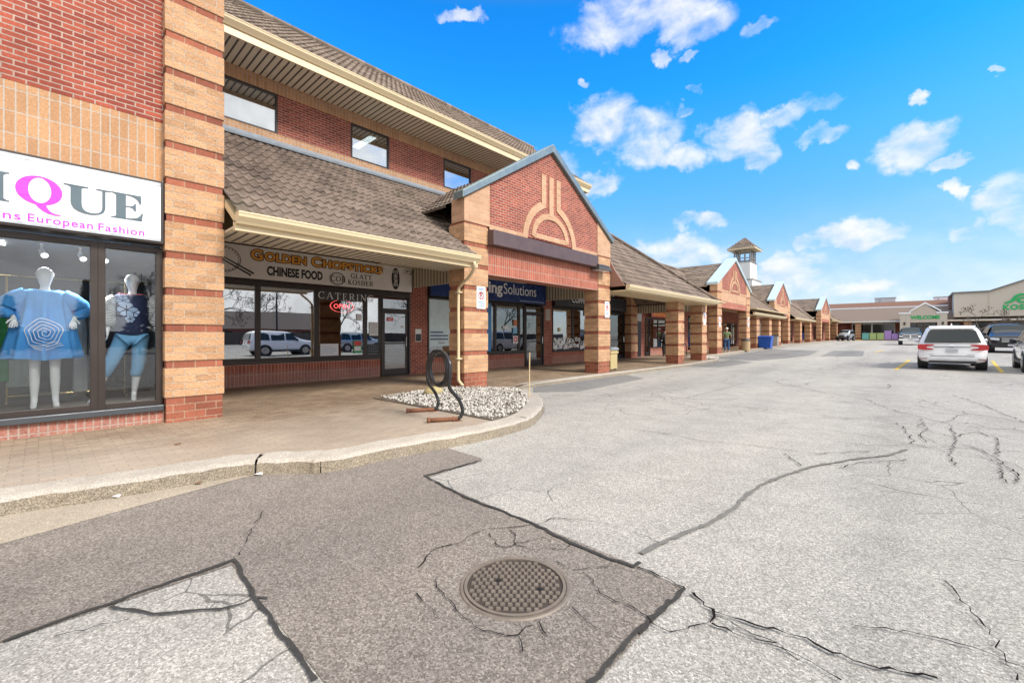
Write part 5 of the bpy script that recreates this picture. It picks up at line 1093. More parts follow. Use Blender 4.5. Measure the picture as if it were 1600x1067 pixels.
# rooftop units beyond
def roofbox(label, x0, x1, y, z0, z1, mat):
    t = thing('rooftop_unit', label, 'roof unit', ((x0+x1)/2,y,z0)); mb = MB(); mb.box(x0,x1,y,y+3,z0,z1); mb.build('housing', mat, t); mb = MB(); mb.box(x0-.1,x1+.1,y-.1,y+3.1,z1,z1+.12); mb.box(x0+.2*(x1-x0),x0+.3*(x1-x0),y-.05,y,z0+.2,z1-.2); mb.build('trim', m_lead, t)
roofbox('long pale rooftop equipment screen above the supermarket roof left of the welcome gable', -6.0, -2.6, 124, 7.4, 9.6, plain('pale_blue_screen', (.50,.56,.58), .6, var=.12))
roofbox('small white rooftop unit between the welcome gable and the sign wall', 3.2, 5.4, 118, 7.6, 8.9, m_white)
# crates and bins along the front
m_teal = plain('teal_plastic', (.16,.46,.42), .5, var=.08); m_lime = plain('lime_plastic', (.40,.52,.20), .5, var=.08); m_lilac = plain('lilac_plastic', (.42,.26,.58), .5, var=.08)
def crate(label, x, mat, h=1.25, w=1.0, y=102.35):
    t = thing('display_bin', label, 'bin', (x,y,zb+.1), group='coloured bins in front of the supermarket')
    mb = MB(); mb.box(x-w/2+.03,x+w/2-.03,y-.4,y+.4,zb+.13,zb+h); [mb.box(x-w/2+i*w/4-.02,x-w/2+i*w/4+.02,y-.43,y-.4,zb+.15,zb+h-.02) for i in (1,2,3)]; mb.build('body', mat, t, bevel=.02)
    mb = MB(); mb.box(x-w/2,x+w/2,y-.45,y+.45,zb+h,zb+h+.08); mb.build('rim', mat, t)
crate('teal display bin at the left end of the coloured row beside the brick post', -6.25, m_teal)
crate('lime display bin next to the teal bin in front of the supermarket', -5.2, m_lime)
crate('lime display bin next to the tall lilac bins', -4.15, m_lime)
crate('tall lilac display bin right of the lime bins', -3.15, m_lilac, 1.65)
crate('short lilac display bin nearest the parked pickup', -2.2, m_lilac, 1.15, .85)

# ------------------------------------------------ vehicles
def carbody(t, st, paint, sub=1):
    mb = MB(); rings = []
    for (yb, yt, zb_, zbelt, zr, wb, wr, cr) in st:
        zm = zb_+(zbelt-zb_)*.45; Y = lambda z: yb+(yt-yb)*max(0, min(1, (z-zb_)/(max(zr, zbelt+.01)-zb_)))
        half = [(0,zb_),(wb*.86,zb_),(wb*.96,zb_+.10),(wb,zm),(wb*.985,zbelt-.05),(wb*.955,zbelt),(wr+.03,zr-.07 if zr-zbelt > .15 else zbelt+(zr-zbelt)*.5),(wr*.88,zr),(0,zr+cr)]
        ring = [(x,Y(z),z) for x, z in half]+[(-x,Y(z),z) for x, z in reversed(half[1:-1])]
        rings.append(ring)
    n = len(rings[0]); mb.v = [p for r in rings for p in r]
    for i in range(len(rings)-1):
        for j in range(n): a, b = i*n, (i+1)*n; mb.f.append((a+j, b+j, b+(j+1) % n, a+(j+1) % n)); mb.m.append(0)
    mb.f.append(tuple(range(n))); mb.m.append(0); mb.f.append(tuple((len(rings)-1)*n+j for j in reversed(range(n)))); mb.m.append(0)
    return mb.build('body', paint, t, smooth=True, local=True, sub=sub)
def wheel(t, x, y, r, w=.22):
    sg = 1 if x > 0 else -1; mb = MB(); 
    mb.tube([(x-sg*w,y,r),(x-sg*w*.9,y,r),(x-sg*.03,y,r),(x,y,r)], [r*.94,r,r,r*.93], 24); tw = mb.build('wheel', m_tyre, t, local=True)
    mb = MB(); mb.tube([(x-sg*.02,y,r),(x+sg*.006,y,r)], [r*.68,r*.66], 20)
    for k in range(5):
        a = 2*math.pi*k/5; mb.box(0,0,0,0,0,0) if False else mb.prism([(x+sg*.006,y+r*(.1*math.cos(a+1.57)+.08*math.cos(a)),r+r*(.1*math.sin(a+1.57)+.08*math.sin(a))),(x+sg*.006,y+r*(.62*math.cos(a)+.06*math.cos(a+1.57)),r+r*(.62*math.sin(a)+.06*math.sin(a+1.57))),(x+sg*.006,y+r*(.62*math.cos(a)-.06*math.cos(a+1.57)),r+r*(.62*math.sin(a)-.06*math.sin(a+1.57))),(x+sg*.006,y+r*(-.1*math.cos(a+1.57)+.08*math.cos(a)),r+r*(-.1*math.sin(a+1.57)+.08*math.sin(a)))], (sg*.012,0,0))
    mb.build('rim', m_rim, tw, local=True)
def arch(t, x, y, r):
    sg = 1 if x > 0 else -1; mb = MB(); mb.tube([(x-sg*.3,y,r*.98),(x,y,r*.98)], r*1.17, 24); mb.build('wheel_arch', m_black_pl, t, local=True)
def patch(t, name, mat, pts, d=(0,-.012,0)):
    mb = MB(); mb.prism(pts, d); return mb.build(name, mat, t, local=True)
def mirror(t, x, y, z, paint):
    sg = 1 if x > 0 else -1; mb = MB(); mb.lathe(0,0,[(.02,-.09),(.09,-.06),(.10,.03),(.06,.09)],12); 
    mb.v = [(x+sg*.10+a*1.0, y+b*.7, z+c) for a, b, c in mb.v]; mb.box(x-sg*.02,x+sg*.06,y-.03,y+.03,z-.05,z+.01); mb.build('side_mirror', paint, t, smooth=False, local=True)
def windows_side(t, segs, wbelt, wroof, zb_, zt_):
    for sg in (-1, 1):
        for (yb0, yb1, yt0, yt1) in segs:
            P4 = [(sg*(wbelt+.012),yb0,zb_),(sg*(wbelt+.012),yb1,zb_),(sg*(wroof+.022),yt1,zt_),(sg*(wroof+.022),yt0,zt_)]
            patch(t, 'side_window', m_carglass, P4, (sg*.012,0,0))
def place(t, x, y, rz=0, dz=0): t.location = (x, y, ez(y)+dz); t.rotation_euler = (0,0,R(rz)); return t
m_wpaint = plain('white_car_paint', (.88,.89,.90), .22, var=0, coat=1)
m_bpaint = plain('black_car_paint', (.010,.011,.013), .32, var=0, coat=.35)
m_dgreen = plain('dark_two_tone_paint', (.012,.022,.018), .35, var=0, coat=.3)
m_silver = plain('silver_car_paint', (.42,.45,.47), .25, .4, var=0, coat=1)
m_plate = plain('licence_plate', (.42,.43,.44), .5, var=.1, scale=30)

# white minivan, seen from the back
t = thing('parked_minivan', 'white minivan seen from behind with wide dark rear window and red C shaped lamps', 'minivan'); v = t
carbody(t, [(-2.56,-2.30,.36,1.06,1.60,.90,.68,.04),(-2.50,-2.20,.28,1.07,1.69,.985,.72,.04),(-2.0,-1.9,.24,1.07,1.72,.995,.74,.05),(-.8,-.8,.22,1.07,1.75,.995,.76,.04),(.5,.4,.22,1.06,1.73,.995,.76,.04),(1.0,.7,.22,1.05,1.66,.99,.74,.04),(1.75,1.55,.22,1.04,1.14,.98,.76,.05),(2.35,2.3,.26,.90,.97,.93,.72,.04),(2.58,2.55,.34,.74,.80,.80,.62,.02)], m_wpaint)
rear = lambda z: -2.585+.27*max(0, (z-.40))/1.25
RP = lambda pts, off=.012: [(x, rear(z)-off, z) for x, z in pts]
patch(t, 'rear_window', m_carglass, RP([(-.80,1.07),(.80,1.07),(.66,1.52),(.60,1.575),(-.60,1.575),(-.66,1.52)], .030))
patch(t, 'spoiler', m_wpaint, [(-.62,-2.36,1.60),(.62,-2.36,1.60),(.66,-2.1,1.70),(-.66,-2.1,1.70)], (0,-.03,.04))
for sg in (-1, 1):
    lm = patch(t, 'tail_lamp', m_lamp_red, RP([(sg*.985,.80),(sg*.985,.97),(sg*.90,1.0),(sg*.50,.995),(sg*.53,.945),(sg*.70,.915),(sg*.72,.885),(sg*.51,.815),(sg*.54,.785),(sg*.80,.775)], .035), (0,-.02,0))
    patch(lm, 'reverse_lamp', m_lamp_clear, RP([(sg*.70,.905),(sg*.54,.855),(sg*.53,.835),(sg*.72,.865)], .05))
    patch(t, 'reflector', plain('dark_reflector', (.22,.05,.05), .3, var=0), RP([(sg*.93,.40),(sg*.70,.42),(sg*.70,.45),(sg*.93,.44)], .02))
patch(t, 'trim_bar', m_black_pl, RP([(-.52,.885),(.52,.885),(.52,.91),(-.52,.91)], .03))
em = MB(); em.prism(RP([(-.075,.925),(-.05,.925),(-.035,.955),(.035,.955),(.05,.925),(.075,.925),(.06,.985),(-.06,.985)], .03), (0,-.012,0)); em.build('emblem', m_chrome, t, local=True)
patch(t, 'licence_plate', m_plate, RP([(-.17,.70),(.17,.70),(.17,.83),(-.17,.83)], .03))
patch(t, 'bumper_gap', m_black_pl, RP([(-.62,.535),(.62,.535),(.62,.555),(-.62,.555)], .02))
patch(t, 'valance', m_black_pl, RP([(-.66,.26),(.66,.26),(.66,.355),(-.66,.355)], .012), (0,-.02,0))
for x, s_ in ((-.62,'EX'),(.50,'AWD')): patch(t, 'badge', m_plate, RP([(x-.08,.605),(x+.12,.605),(x+.12,.625),(x-.08,.625)], .02), (0,-.006,0))
patch(t, 'wiper', m_black_pl, RP([(-.3,1.08),(.25,1.085),(.25,1.105),(-.3,1.11)], .045))
patch(t, 'windshield', m_carglass, [(-.74,1.60,1.10),(.74,1.60,1.10),(.66,.86,1.66),(-.66,.86,1.66)], (0,.03,.04))
windows_side(t, ((-2.0,-1.0,-1.9,-1.0),(-.9,.2,-.9,.2),(.3,1.3,.3,.75)), .955, .76, 1.09, 1.60)
for sg in (-1, 1): mirror(t, sg*.97, 1.12, 1.12, m_wpaint)
for x in (-.985, .985):
    for y in (-1.55, 1.50): arch(t, x+.002*(1 if x > 0 else -1), y, .345); wheel(t, x+.012*(1 if x > 0 else -1), y, .345)
MB().tube([(0,-1.9,1.74),(0,-1.95,1.84)], [.03,.01], 6).build('antenna_fin', m_wpaint, t, local=True)
place(t, 1.22, 26.85, -1.5)

def suv(label, paint, kind='suv', group=None):
    t = thing('parked_suv', label, 'suv', group=group)
    carbody(t, [(-2.38,-2.15,.42,1.08,1.60,.88,.66,.04),(-2.30,-2.05,.34,1.10,1.68,.955,.70,.04),(-1.6,-1.6,.30,1.10,1.74,.97,.72,.05),(-.4,-.4,.28,1.08,1.75,.97,.73,.05),(.35,.25,.28,1.06,1.72,.97,.72,.04),(.65,.45,.28,1.06,1.66,.965,.70,.04),(1.25,1.15,.28,1.05,1.13,.955,.76,.05),(2.15,2.12,.32,1.0,1.05,.93,.76,.04),(2.36,2.32,.42,.84,.92,.82,.66,.02)], paint)
    windows_side(t, ((-1.9,-1.05,-1.75,-1.05),(-.95,-.05,-.95,-.05),(.05,.92,.05,.50)), .93, .72, 1.11, 1.60)
    patch(t, 'windshield', m_carglass, [(-.72,1.08,1.12),(.72,1.08,1.12),(.64,.55,1.66),(-.64,.55,1.66)], (0,.03,.04))
    patch(t, 'rear_window', m_carglass, [(-.72,-2.28,1.14),(.72,-2.28,1.14),(.60,-2.16,1.56),(-.60,-2.16,1.56)], (0,-.03,0))
    fy = 2.365; patch(t, 'grille', m_black, [(-.46,fy-.03,.60),(.46,fy-.03,.60),(.50,fy-.05,.88),(-.50,fy-.05,.88)], (0,.05,0))
    mb = MB(); [mb.box(-.45,.45,fy+.0,fy+.03,.64+i*.07,.66+i*.07) for i in range(4)]; mb.build('grille_bars', m_chrome, t, local=True)
    patch(t, 'front_bumper', m_black_pl, [(-.85,fy-.06,.34),(.85,fy-.06,.34),(.85,fy-.06,.54),(-.85,fy-.06,.54)], (0,.06,0)); patch(t, 'licence_plate', m_plate, [(-.2,fy,.40),(.2,fy,.40),(.2,fy,.52),(-.2,fy,.52)], (0,.02,0))
    for sg in (-1, 1):
        patch(t, 'headlight', m_lamp_clear, [(sg*.54,fy-.05,.74),(sg*.90,fy-.16,.78),(sg*.90,fy-.16,.92),(sg*.54,fy-.06,.88)], (0,.06,0)); patch(t, 'tail_lamp', m_lamp_red, [(sg*.93,-2.33,.85),(sg*.70,-2.37,.85),(sg*.72,-2.34,1.08),(sg*.93,-2.28,1.08)], (0,-.03,0)); mirror(t, sg*.94, .80, 1.13, m_black)
        mb = MB(); mb.box(sg*.975,sg*.985,-1.0,1.0,.30,.42); mb.build('sill_cladding', m_black_pl, t, local=True)
    for x in (-.965, .965):
        for y in (-1.35, 1.42): arch(t, x+.004*(1 if x > 0 else -1), y, .37); wheel(t, x+.014*(1 if x > 0 else -1), y, .37)
    return t
place(suv('white suv parked right of the minivan with black door mirror and wheel arches', m_wpaint), 4.04, 26.15, -2)
t = suv('large black suv facing the camera with a chrome barred grille behind the minivan', m_bpaint); t.scale = (1.06,1.05,1.07); place(t, 4.72, 44.4, 180)
def pickup():
    t = thing('parked_pickup', 'dark green and silver pickup truck facing the camera beyond the minivan', 'pickup')
    carbody(t, [(-2.9,-2.9,.55,1.20,1.22,.96,.92,0),(-2.85,-2.85,.50,1.22,1.24,.99,.94,0),(-1.0,-1.0,.48,1.22,1.24,.99,.94,0),(-.95,-.85,.48,1.22,1.86,.99,.72,.05),(.4,.35,.46,1.22,1.93,.99,.74,.05),(.85,.55,.46,1.21,1.86,.985,.72,.04),(1.45,1.35,.46,1.20,1.28,.98,.80,.06),(2.6,2.55,.48,1.14,1.20,.96,.80,.04),(2.78,2.72,.56,.96,1.04,.92,.74,.02)], m_dgreen)
    fy = 2.76; patch(t, 'windshield', m_carglass, [(-.76,1.30,1.30),(.76,1.30,1.30),(.66,.66,1.84),(-.66,.66,1.84)], (0,.03,.04))
    windows_side(t, ((-.75,.0,-.72,.0),(.1,1.0,.1,.6)), .95, .74, 1.26, 1.78)
    patch(t, 'hood', m_silver, [(-.82,2.60,1.19),(.82,2.60,1.19),(.80,1.50,1.30),(-.80,1.50,1.30)], (0,0,.03))
    patch(t, 'grille', m_black, [(-.52,fy-.04,.76),(.52,fy-.04,.76),(.56,fy-.04,1.08),(-.56,fy-.04,1.08)], (0,.05,0))
    mb = MB(); mb.box(-.05,.05,fy,fy+.04,.74,1.10); mb.box(-.58,.58,fy,fy+.035,.89,.95); mb.box(-.62,.62,fy,fy+.036,1.08,1.14); mb.box(-.58,.58,fy,fy+.034,.72,.77); mb.build('grille_cross', m_chrome, t, local=True)
    patch(t, 'front_bumper', m_chrome, [(-.92,fy-.08,.50),(.92,fy-.08,.50),(.92,fy-.08,.70),(-.92,fy-.08,.70)], (0,.14,0)); patch(t, 'licence_plate', m_plate, [(-.2,fy+.06,.54),(.2,fy+.06,.54),(.2,fy+.06,.66),(-.2,fy+.06,.66)], (0,.02,0))
    for sg in (-1, 1): patch(t, 'headlight', m_lamp_clear, [(sg*.60,fy-.06,.84),(sg*.90,fy-.18,.84),(sg*.90,fy-.18,1.06),(sg*.60,fy-.06,1.06)], (0,.06,0)); mirror(t, sg*.98, .95, 1.32, m_black)
    for x in (-.97, .97):
        for y in (-1.75, 1.75): arch(t, x+.004*(1 if x > 0 else -1), y, .40); wheel(t, x+.014*(1 if x > 0 else -1), y, .40)
    return t
place(pickup(), -.12, 65.6, 180, -.02)
def jeep():
    t = thing('parked_offroader', 'small boxy offroader with flat windscreen parked at the far end of the arcade', 'offroader')
    carbody(t, [(-1.95,-1.95,.50,1.10,1.78,.74,.66,.02),(-1.85,-1.85,.46,1.12,1.82,.78,.70,.02),(.3,.25,.46,1.12,1.82,.78,.70,.02),(.45,.35,.46,1.12,1.78,.78,.69,.02),(.62,.60,.46,1.10,1.16,.76,.62,.03),(1.75,1.75,.50,1.06,1.10,.66,.56,.02),(1.85,1.83,.55,1.0,1.04,.62,.52,.01)], m_silver)
    patch(t, 'windshield', m_carglass, [(-.66,.62,1.20),(.66,.62,1.20),(.62,.44,1.74),(-.62,.44,1.74)], (0,.03,.01)); windows_side(t, ((-1.7,-.8,-1.7,-.8),(-.7,.25,-.7,.22)), .76, .70, 1.18, 1.70)
    mb = MB(); [mb.box(-.36+i*.12,-.30+i*.12,1.86,1.89,.66,.96) for i in range(7)]; mb.build('grille_slots', m_black, t, local=True)
    patch(t, 'front_bumper', m_black_pl, [(-.80,1.88,.44),(.80,1.88,.44),(.80,1.88,.62),(-.80,1.88,.62)], (0,.18,0))
    for sg in (-1, 1):
        mb = MB(); mb.tube([(sg*.50,1.84,.84),(sg*.50,1.90,.84)], .10, 12); mb.build('headlight', m_lamp_clear, t, local=True); mirror(t, sg*.80, .55, 1.22, m_black)
        for y in (-1.15, 1.25): mb = MB(); mb.box(sg*.62,sg*.94,y-.50,y+.50,.80,.88); mb.build('wing_flare', m_black_pl, t, local=True)
    for x in (-.90, .90):
        for y in (-1.15, 1.25): wheel(t, x, y, .39, .25)
    return t
place(jeep(), -8.35, 93.2, 168)



# cars further right in the lot (seen mirrored in the shop windows)
c = suv('white suv parked broadside across the lot, mirrored in the restaurant window', m_wpaint); place(c, 10.2, 12.2, 0)
c = suv('silver suv parked across the lot behind the white one, mirrored in the shop windows', m_silver); place(c, 12.6, 19.5, 0)
c = suv('white suv parked nearer the coffee shop side of the lot, mirrored in its window', m_wpaint); place(c, 8.5, 33.0, 0)
# ------------------------------------------------ people and mannequins
def skin_mesh(name, V, E_, mat, parent, sub=1, post=None, smooth=True):
    me = bpy.data.meshes.new(name); me.from_pydata([v[:3] for v in V], E_, [])
    ob = bpy.data.objects.new('tmp', me); C.objects.link(ob)
    sk = ob.modifiers.new('skin', 'SKIN'); sk.use_smooth_shade = True; sk.branch_smoothing = .4
    for sv, v in zip(me.skin_vertices[0].data, V):
        r = v[3]; sv.radius = r if isinstance(r, tuple) else (r, r)
    me.skin_vertices[0].data[0].use_root = True
    ss = ob.modifiers.new('sub', 'SUBSURF'); ss.levels = sub; ss.render_levels = sub
    bpy.context.view_layer.update()
    m2 = bpy.data.meshes.new_from_object(ob.evaluated_get(bpy.context.evaluated_depsgraph_get()))
    bpy.data.objects.remove(ob); m2.name = name; m2.materials.clear(); m2.materials.append(mat)
    if post:
        for v in m2.vertices: v.co = post(v.co)
    for p in m2.polygons: p.use_smooth = smooth
    o = bpy.data.objects.new(name, m2); C.objects.link(o)
    if parent: o.parent = parent
    OFF[o.name] = (0,0,0); return o
def hand(V, E_, wi, d, side, s=1.0, curl=.3):
    d = Vector(d).normalized(); side = Vector(side).normalized(); n = d.cross(side)
    w = Vector(V[wi][:3]); p = w+d*.045*s; V.append((*p, (.022*s,.034*s))); pi = len(V)-1; E_.append((wi, pi))
    for k, (off, ln) in enumerate(((-.030,.062),(-.010,.074),(.010,.070),(.030,.054))):
        a = p+d*.045*s+side*off*s; b = a+(d*(1-curl*.3)+n*curl*.6).normalized()*ln*.55*s; c = b+(d*(1-curl)+n*curl*1.3).normalized()*ln*.5*s
        for q, r in ((a,.0105),(b,.009),(c,.0075)): V.append((*q, r*s))
        E_ += [(pi, len(V)-3), (len(V)-3, len(V)-2), (len(V)-2, len(V)-1)]
    a = w+d*.03*s-side*.04*s; b = a+(d-side*.6).normalized()*.035*s; c = b+(d-side*.15).normalized()*.028*s
    for q, r in ((a,.012),(b,.0105),(c,.0085)): V.append((*q, r*s))
    E_ += [(wi, len(V)-3), (len(V)-3, len(V)-2), (len(V)-2, len(V)-1)]
def body(name, J, mat, parent, s=1.0, hands=True, female=True, sub=2):
    # J: dict with pelvis, waist, chest, neck, chin, head, top, sh/el/wr/hip/kn/an/toe with _l/_r
    V, E_, I = [], [], {}
    def v(k, r): I[k] = len(V); V.append((*J[k], r)); return I[k]
    v('pelvis', (.125*s,.095*s)); v('waist', ((.095 if female else .125)*s,.08*s)); v('chest', (.125*s,.09*s)); v('neckb', (.06*s,.055*s)); v('neck', .045*s); v('chin', (.074*s,.082*s)); v('head', (.100*s,.118*s)); v('top', (.066*s,.082*s))
    for a, b in zip(('pelvis','waist','chest','neckb','neck','chin','head'), ('waist','chest','neckb','neck','chin','head','top')): E_.append((I[a], I[b]))
    for q in ('l','r'):
        v('sh_'+q, .052*s); v('el_'+q, .040*s); v('wr_'+q, .026*s); E_ += [(I['chest'], I['sh_'+q]), (I['sh_'+q], I['el_'+q]), (I['el_'+q], I['wr_'+q])]
        v('hip_'+q, .088*s); v('kn_'+q, .057*s); v('calf_'+q, .058*s); v('an_'+q, .036*s); v('heel_'+q, .034*s); v('toe_'+q, (.036*s,.022*s))
        E_ += [(I['pelvis'], I['hip_'+q]), (I['hip_'+q], I['kn_'+q]), (I['kn_'+q], I['calf_'+q]), (I['calf_'+q], I['an_'+q]), (I['an_'+q], I['heel_'+q]), (I['an_'+q], I['toe_'+q])]
        if hands:
            dd = Vector(J['hd_'+q]); hand(V, E_, I['wr_'+q], dd, J.get('hs_'+q, (0,1,0)), s*1.05)
    hx, hy, hz = J['head']
    def post(c):
        c = Vector(c); x, y, z = c.x-hx, c.y-hy, c.z-hz
        if abs(x) < .13 and abs(z) < .17*s and y > .0:
            y2 = y+.020*math.exp(-((x/.014)**2+((z+.025)/.026)**2))-.013*sum(math.exp(-(((x-e_)/.018)**2+((z-.008)/.013)**2)) for e_ in (-.034,.034))+.006*math.exp(-((x/.026)**2+((z+.078)/.010)**2)); c.y = hy+y2
        if abs(z+.01) < .05 and abs(x) > .05: c.x += (.012 if x > 0 else -.012)*math.exp(-((y/.018)**2+((z+.01)/.025)**2))
        return c
    return skin_mesh(name, V, E_, mat, parent, sub, post)
def calf(J):
    for q in ('l','r'):
        k, a = Vector(J['kn_'+q]), Vector(J['an_'+q]); J['calf_'+q] = tuple(k.lerp(a, .32)+Vector((0,-.015,0))); J.setdefault('heel_'+q, tuple(a+Vector((0,-.05,-.05))))
    return J
def loft(rings, closed=True):
    mb = MB(); n = len(rings[0]); mb.v = [tuple(p) for r in rings for p in r]
    for i in range(len(rings)-1):
        for j in range(n if closed else n-1): a, b = i*n, (i+1)*n; mb.f.append((a+j, a+(j+1) % n, b+(j+1) % n, b+j)); mb.m.append(0)
    return mb
def cloth(name, col, rough=.8, var=.08, scale=6): return plain(name, col, rough, var=var, scale=scale, bmp=.15, bscale=300)
def stripes(name, a, b, freq, ang=.4):
    m, nt, p = newmat(name); g = node(nt, 'ShaderNodeTexCoord').outputs['Object']; s = node(nt, 'ShaderNodeSeparateXYZ', _0=g)
    n = node(nt, 'ShaderNodeTexNoise', Vector=g, Scale=9.0, Detail=2.0).outputs[0]
    f = math_(nt, 'FRACT', math_(nt, 'ADD', math_(nt, 'MULTIPLY', math_(nt, 'ADD', s.outputs[2], math_(nt, 'MULTIPLY', s.outputs[0], ang)), freq), math_(nt, 'MULTIPLY', n, 1.2)))
    setin(nt, p, 'Base Color', mixc(nt, math_(nt, 'GREATER_THAN', f, .5), a, b)); setin(nt, p, 'Roughness', .8); return m
m_mann = plain('mannequin_white', (.76,.79,.80), .28, var=0)
m_blued = cloth('blue_linen', (.06,.30,.70), var=.12); m_trs = cloth('light_blue_denim', (.16,.40,.66)); m_navyk = cloth('navy_knit', (.012,.022,.075)); m_stripe = stripes('black_white_stripe', (.70,.74,.74), (.02,.025,.03), 34)
t = thing('mannequin', 'white mannequin in a loose light blue tunic with a white rose drawing', 'mannequin', (0,0,0)); q = t
J = calf(dict(pelvis=(0,0,1.06), waist=(0,0,1.22), chest=(0,.01,1.46), neckb=(0,0,1.63), neck=(0,.005,1.685), chin=(0,.03,1.765), head=(0,.015,1.86), top=(0,-.005,1.945),
    sh_l=(-.19,0,1.585), el_l=(-.34,-.08,1.36), wr_l=(-.27,.06,1.245), hd_l=(.02,.55,-.75), hs_l=(1,0,0), sh_r=(.19,0,1.585), el_r=(.34,-.08,1.36), wr_r=(.27,.06,1.245), hd_r=(.10,.45,-.8), hs_r=(-1,0,0),
    hip_l=(-.10,0,1.0), kn_l=(-.095,.03,.55), an_l=(-.10,-.01,.12), toe_l=(-.11,.13,.03), hip_r=(.10,0,1.0), kn_r=(.095,.03,.55), an_r=(.10,-.01,.12), toe_r=(.11,.13,.03)))
body('body', J, m_mann, t)
N_ = 72; rings = []
for z, rx, ry, am in ((1.645,.135,.085,0),(1.625,.185,.105,0),(1.585,.225,.125,.003),(1.50,.232,.145,.004),(1.40,.236,.165,.012),(1.25,.258,.185,.024),(1.05,.290,.21,.036),(.85,.320,.235,.048),(.70,.340,.25,.056)):
    rings.append([((rx+am*math.sin(9*a+.6)+am*.5*math.sin(17*a))*math.cos(a), (ry+am*math.sin(9*a+.6)+am*.5*math.sin(17*a))*math.sin(a)+.01, z+(.02*math.sin(3*a) if z < .8 else 0)-(.02*max(0, math.sin(a)) if z > 1.63 else 0)) for a in [2*math.pi*i/N_ for i in range(N_)]])
loft(rings).build('tunic', m_blued, t, smooth=True, local=True)
for sg, nm in ((-1,'sleeve'),(1,'sleeve')):
    P_ = smooth([(sg*.15,0,1.575),(sg*.25,-.02,1.50),(sg*.345,-.06,1.40),(sg*.345,-.03,1.325),(sg*.285,.04,1.262)], 4); rs = [.095+.03*math.sin(math.pi*min(1, i/(len(P_)-1)*1.15))-.055*(i/(len(P_)-1))**4+.004*math.sin(i*2.1) for i in range(len(P_))]
    MB().tube(P_, rs, 16, False).build(nm, m_blued, t, smooth=True, local=True)
mb = MB()   # rose drawing: spiral line on the front
surf = lambda x, z: .01+(.165+(1.40-z)*.13+.035)*math.sqrt(max(0, 1-(x/(.24+(1.40-z)*.20))**2))+.022
pr = [(-.02+(.010+.0072*th/1.2)*math.cos(th)*(1+.08*math.sin(5*th)), 1.045+(.010+.0080*th/1.2)*math.sin(th)*(1+.08*math.sin(4*th))) for th in [i*.2 for i in range(0, 146)]]
mb.tube([(-x-.02, surf(x, z), z) for x, z in pr], .0045, 5)
for w_ in range(3): mb.tube([(-(-.17+.02*w_+i*.035)-.02, surf(-.17+i*.035, .87-.02*w_), .90-.025*w_-.03*math.sin(i*.6)) for i in range(9)], .0045, 5)
mb.build('rose_drawing', cloth('white_thread', (.80,.83,.85)), t, local=True)
t.location = (-8.78,.06,.395); t.rotation_euler = (0,0,R(-90))
t = thing('mannequin', 'white mannequin in navy flower top, striped sleeves and light blue trousers with legs apart', 'mannequin', (0,0,0))
J = calf(dict(pelvis=(0,0,1.06), waist=(0,0,1.22), chest=(0,.01,1.46), neckb=(-.005,0,1.63), neck=(-.01,.005,1.685), chin=(-.005,.03,1.765), head=(-.01,.015,1.86), top=(-.015,-.005,1.945),
    sh_l=(-.19,0,1.585), el_l=(-.25,-.05,1.34), wr_l=(-.29,.0,1.12), hd_l=(-.05,.1,-1), hs_l=(0,1,0), sh_r=(.19,0,1.585), el_r=(.27,-.03,1.33), wr_r=(.27,.05,1.10), hd_r=(.02,.12,-1), hs_r=(0,1,0),
    hip_l=(-.10,0,1.0), kn_l=(-.07,.04,.55), an_l=(-.02,-.01,.12), toe_l=(-.02,.13,.03), hip_r=(.10,0,1.0), kn_r=(.26,.06,.56), an_r=(.42,-.02,.12), toe_r=(.46,.11,.03)))
hd_ = body('body', J, m_mann, t)
rings = []
for z, rx, ry, am in ((1.645,.140,.088,0),(1.625,.185,.105,0),(1.585,.215,.125,.002),(1.47,.205,.145,.004),(1.32,.190,.140,.006),(1.20,.190,.140,.006),(1.10,.200,.150,.006),(1.03,.196,.148,.004)):
    rings.append([((rx+am*math.sin(7*a))*math.cos(a), (ry+am*math.sin(7*a+1))*math.sin(a)+.01, z-(.02*max(0, math.sin(a)) if z > 1.63 else 0)) for a in [2*math.pi*i/48 for i in range(48)]])
loft(rings).build('top', m_navyk, t, smooth=True, local=True)
for sg, pts in ((1, [(.16,0,1.575),(.25,-.02,1.46),(.29,-.02,1.33),(.275,.02,1.20),(.27,.04,1.14)]), (-1, [(-.16,0,1.575),(-.23,-.03,1.46),(-.26,-.05,1.34),(-.28,-.02,1.22),(-.29,-.01,1.16)])):
    P_ = smooth(pts, 4); rs = [(.085+.05*math.sin(math.pi*i/(len(P_)-1))-.03*(i/(len(P_)-1))**5)*(1 if sg > 0 else .8) for i in range(len(P_))]; MB().tube(P_, rs, 16, False).build('sleeve', m_stripe, t, smooth=True, local=True)
Vt = [(0,0,1.05,(.165,.12)),(-.10,0,.96,(.115,.12)),(-.075,.04,.56,.088),(-.035,.01,.38,.080),(.10,0,.96,(.115,.12)),(.25,.055,.57,.088),(.335,.01,.40,.080)]
skin_mesh('trousers', Vt, [(0,1),(1,2),(2,3),(0,4),(4,5),(5,6)], m_trs, t, 2)
m_pet = cloth('pale_blue_petal', (.36,.50,.72), var=.3, scale=20); mb = MB()
for cx_, cz_, r in ((.10,1.53,.075),(.06,1.40,.105),(-.02,1.36,.07),(.02,1.26,.055)):
    for k in range(6):
        a = k*1.047; mb.prism([(cx_+r*(.15*math.cos(a)), .162, cz_+r*.15*math.sin(a))]+[(cx_+r*(.62*math.cos(a)+.40*math.cos(b)), .166+.004*(k % 2), cz_+r*(.62*math.sin(a)+.40*math.sin(b))) for b in (a-1.2,a-.6,a,a+.6,a+1.2)], (0,.004,0))
mb.build('flower_print', m_pet, t, local=True)
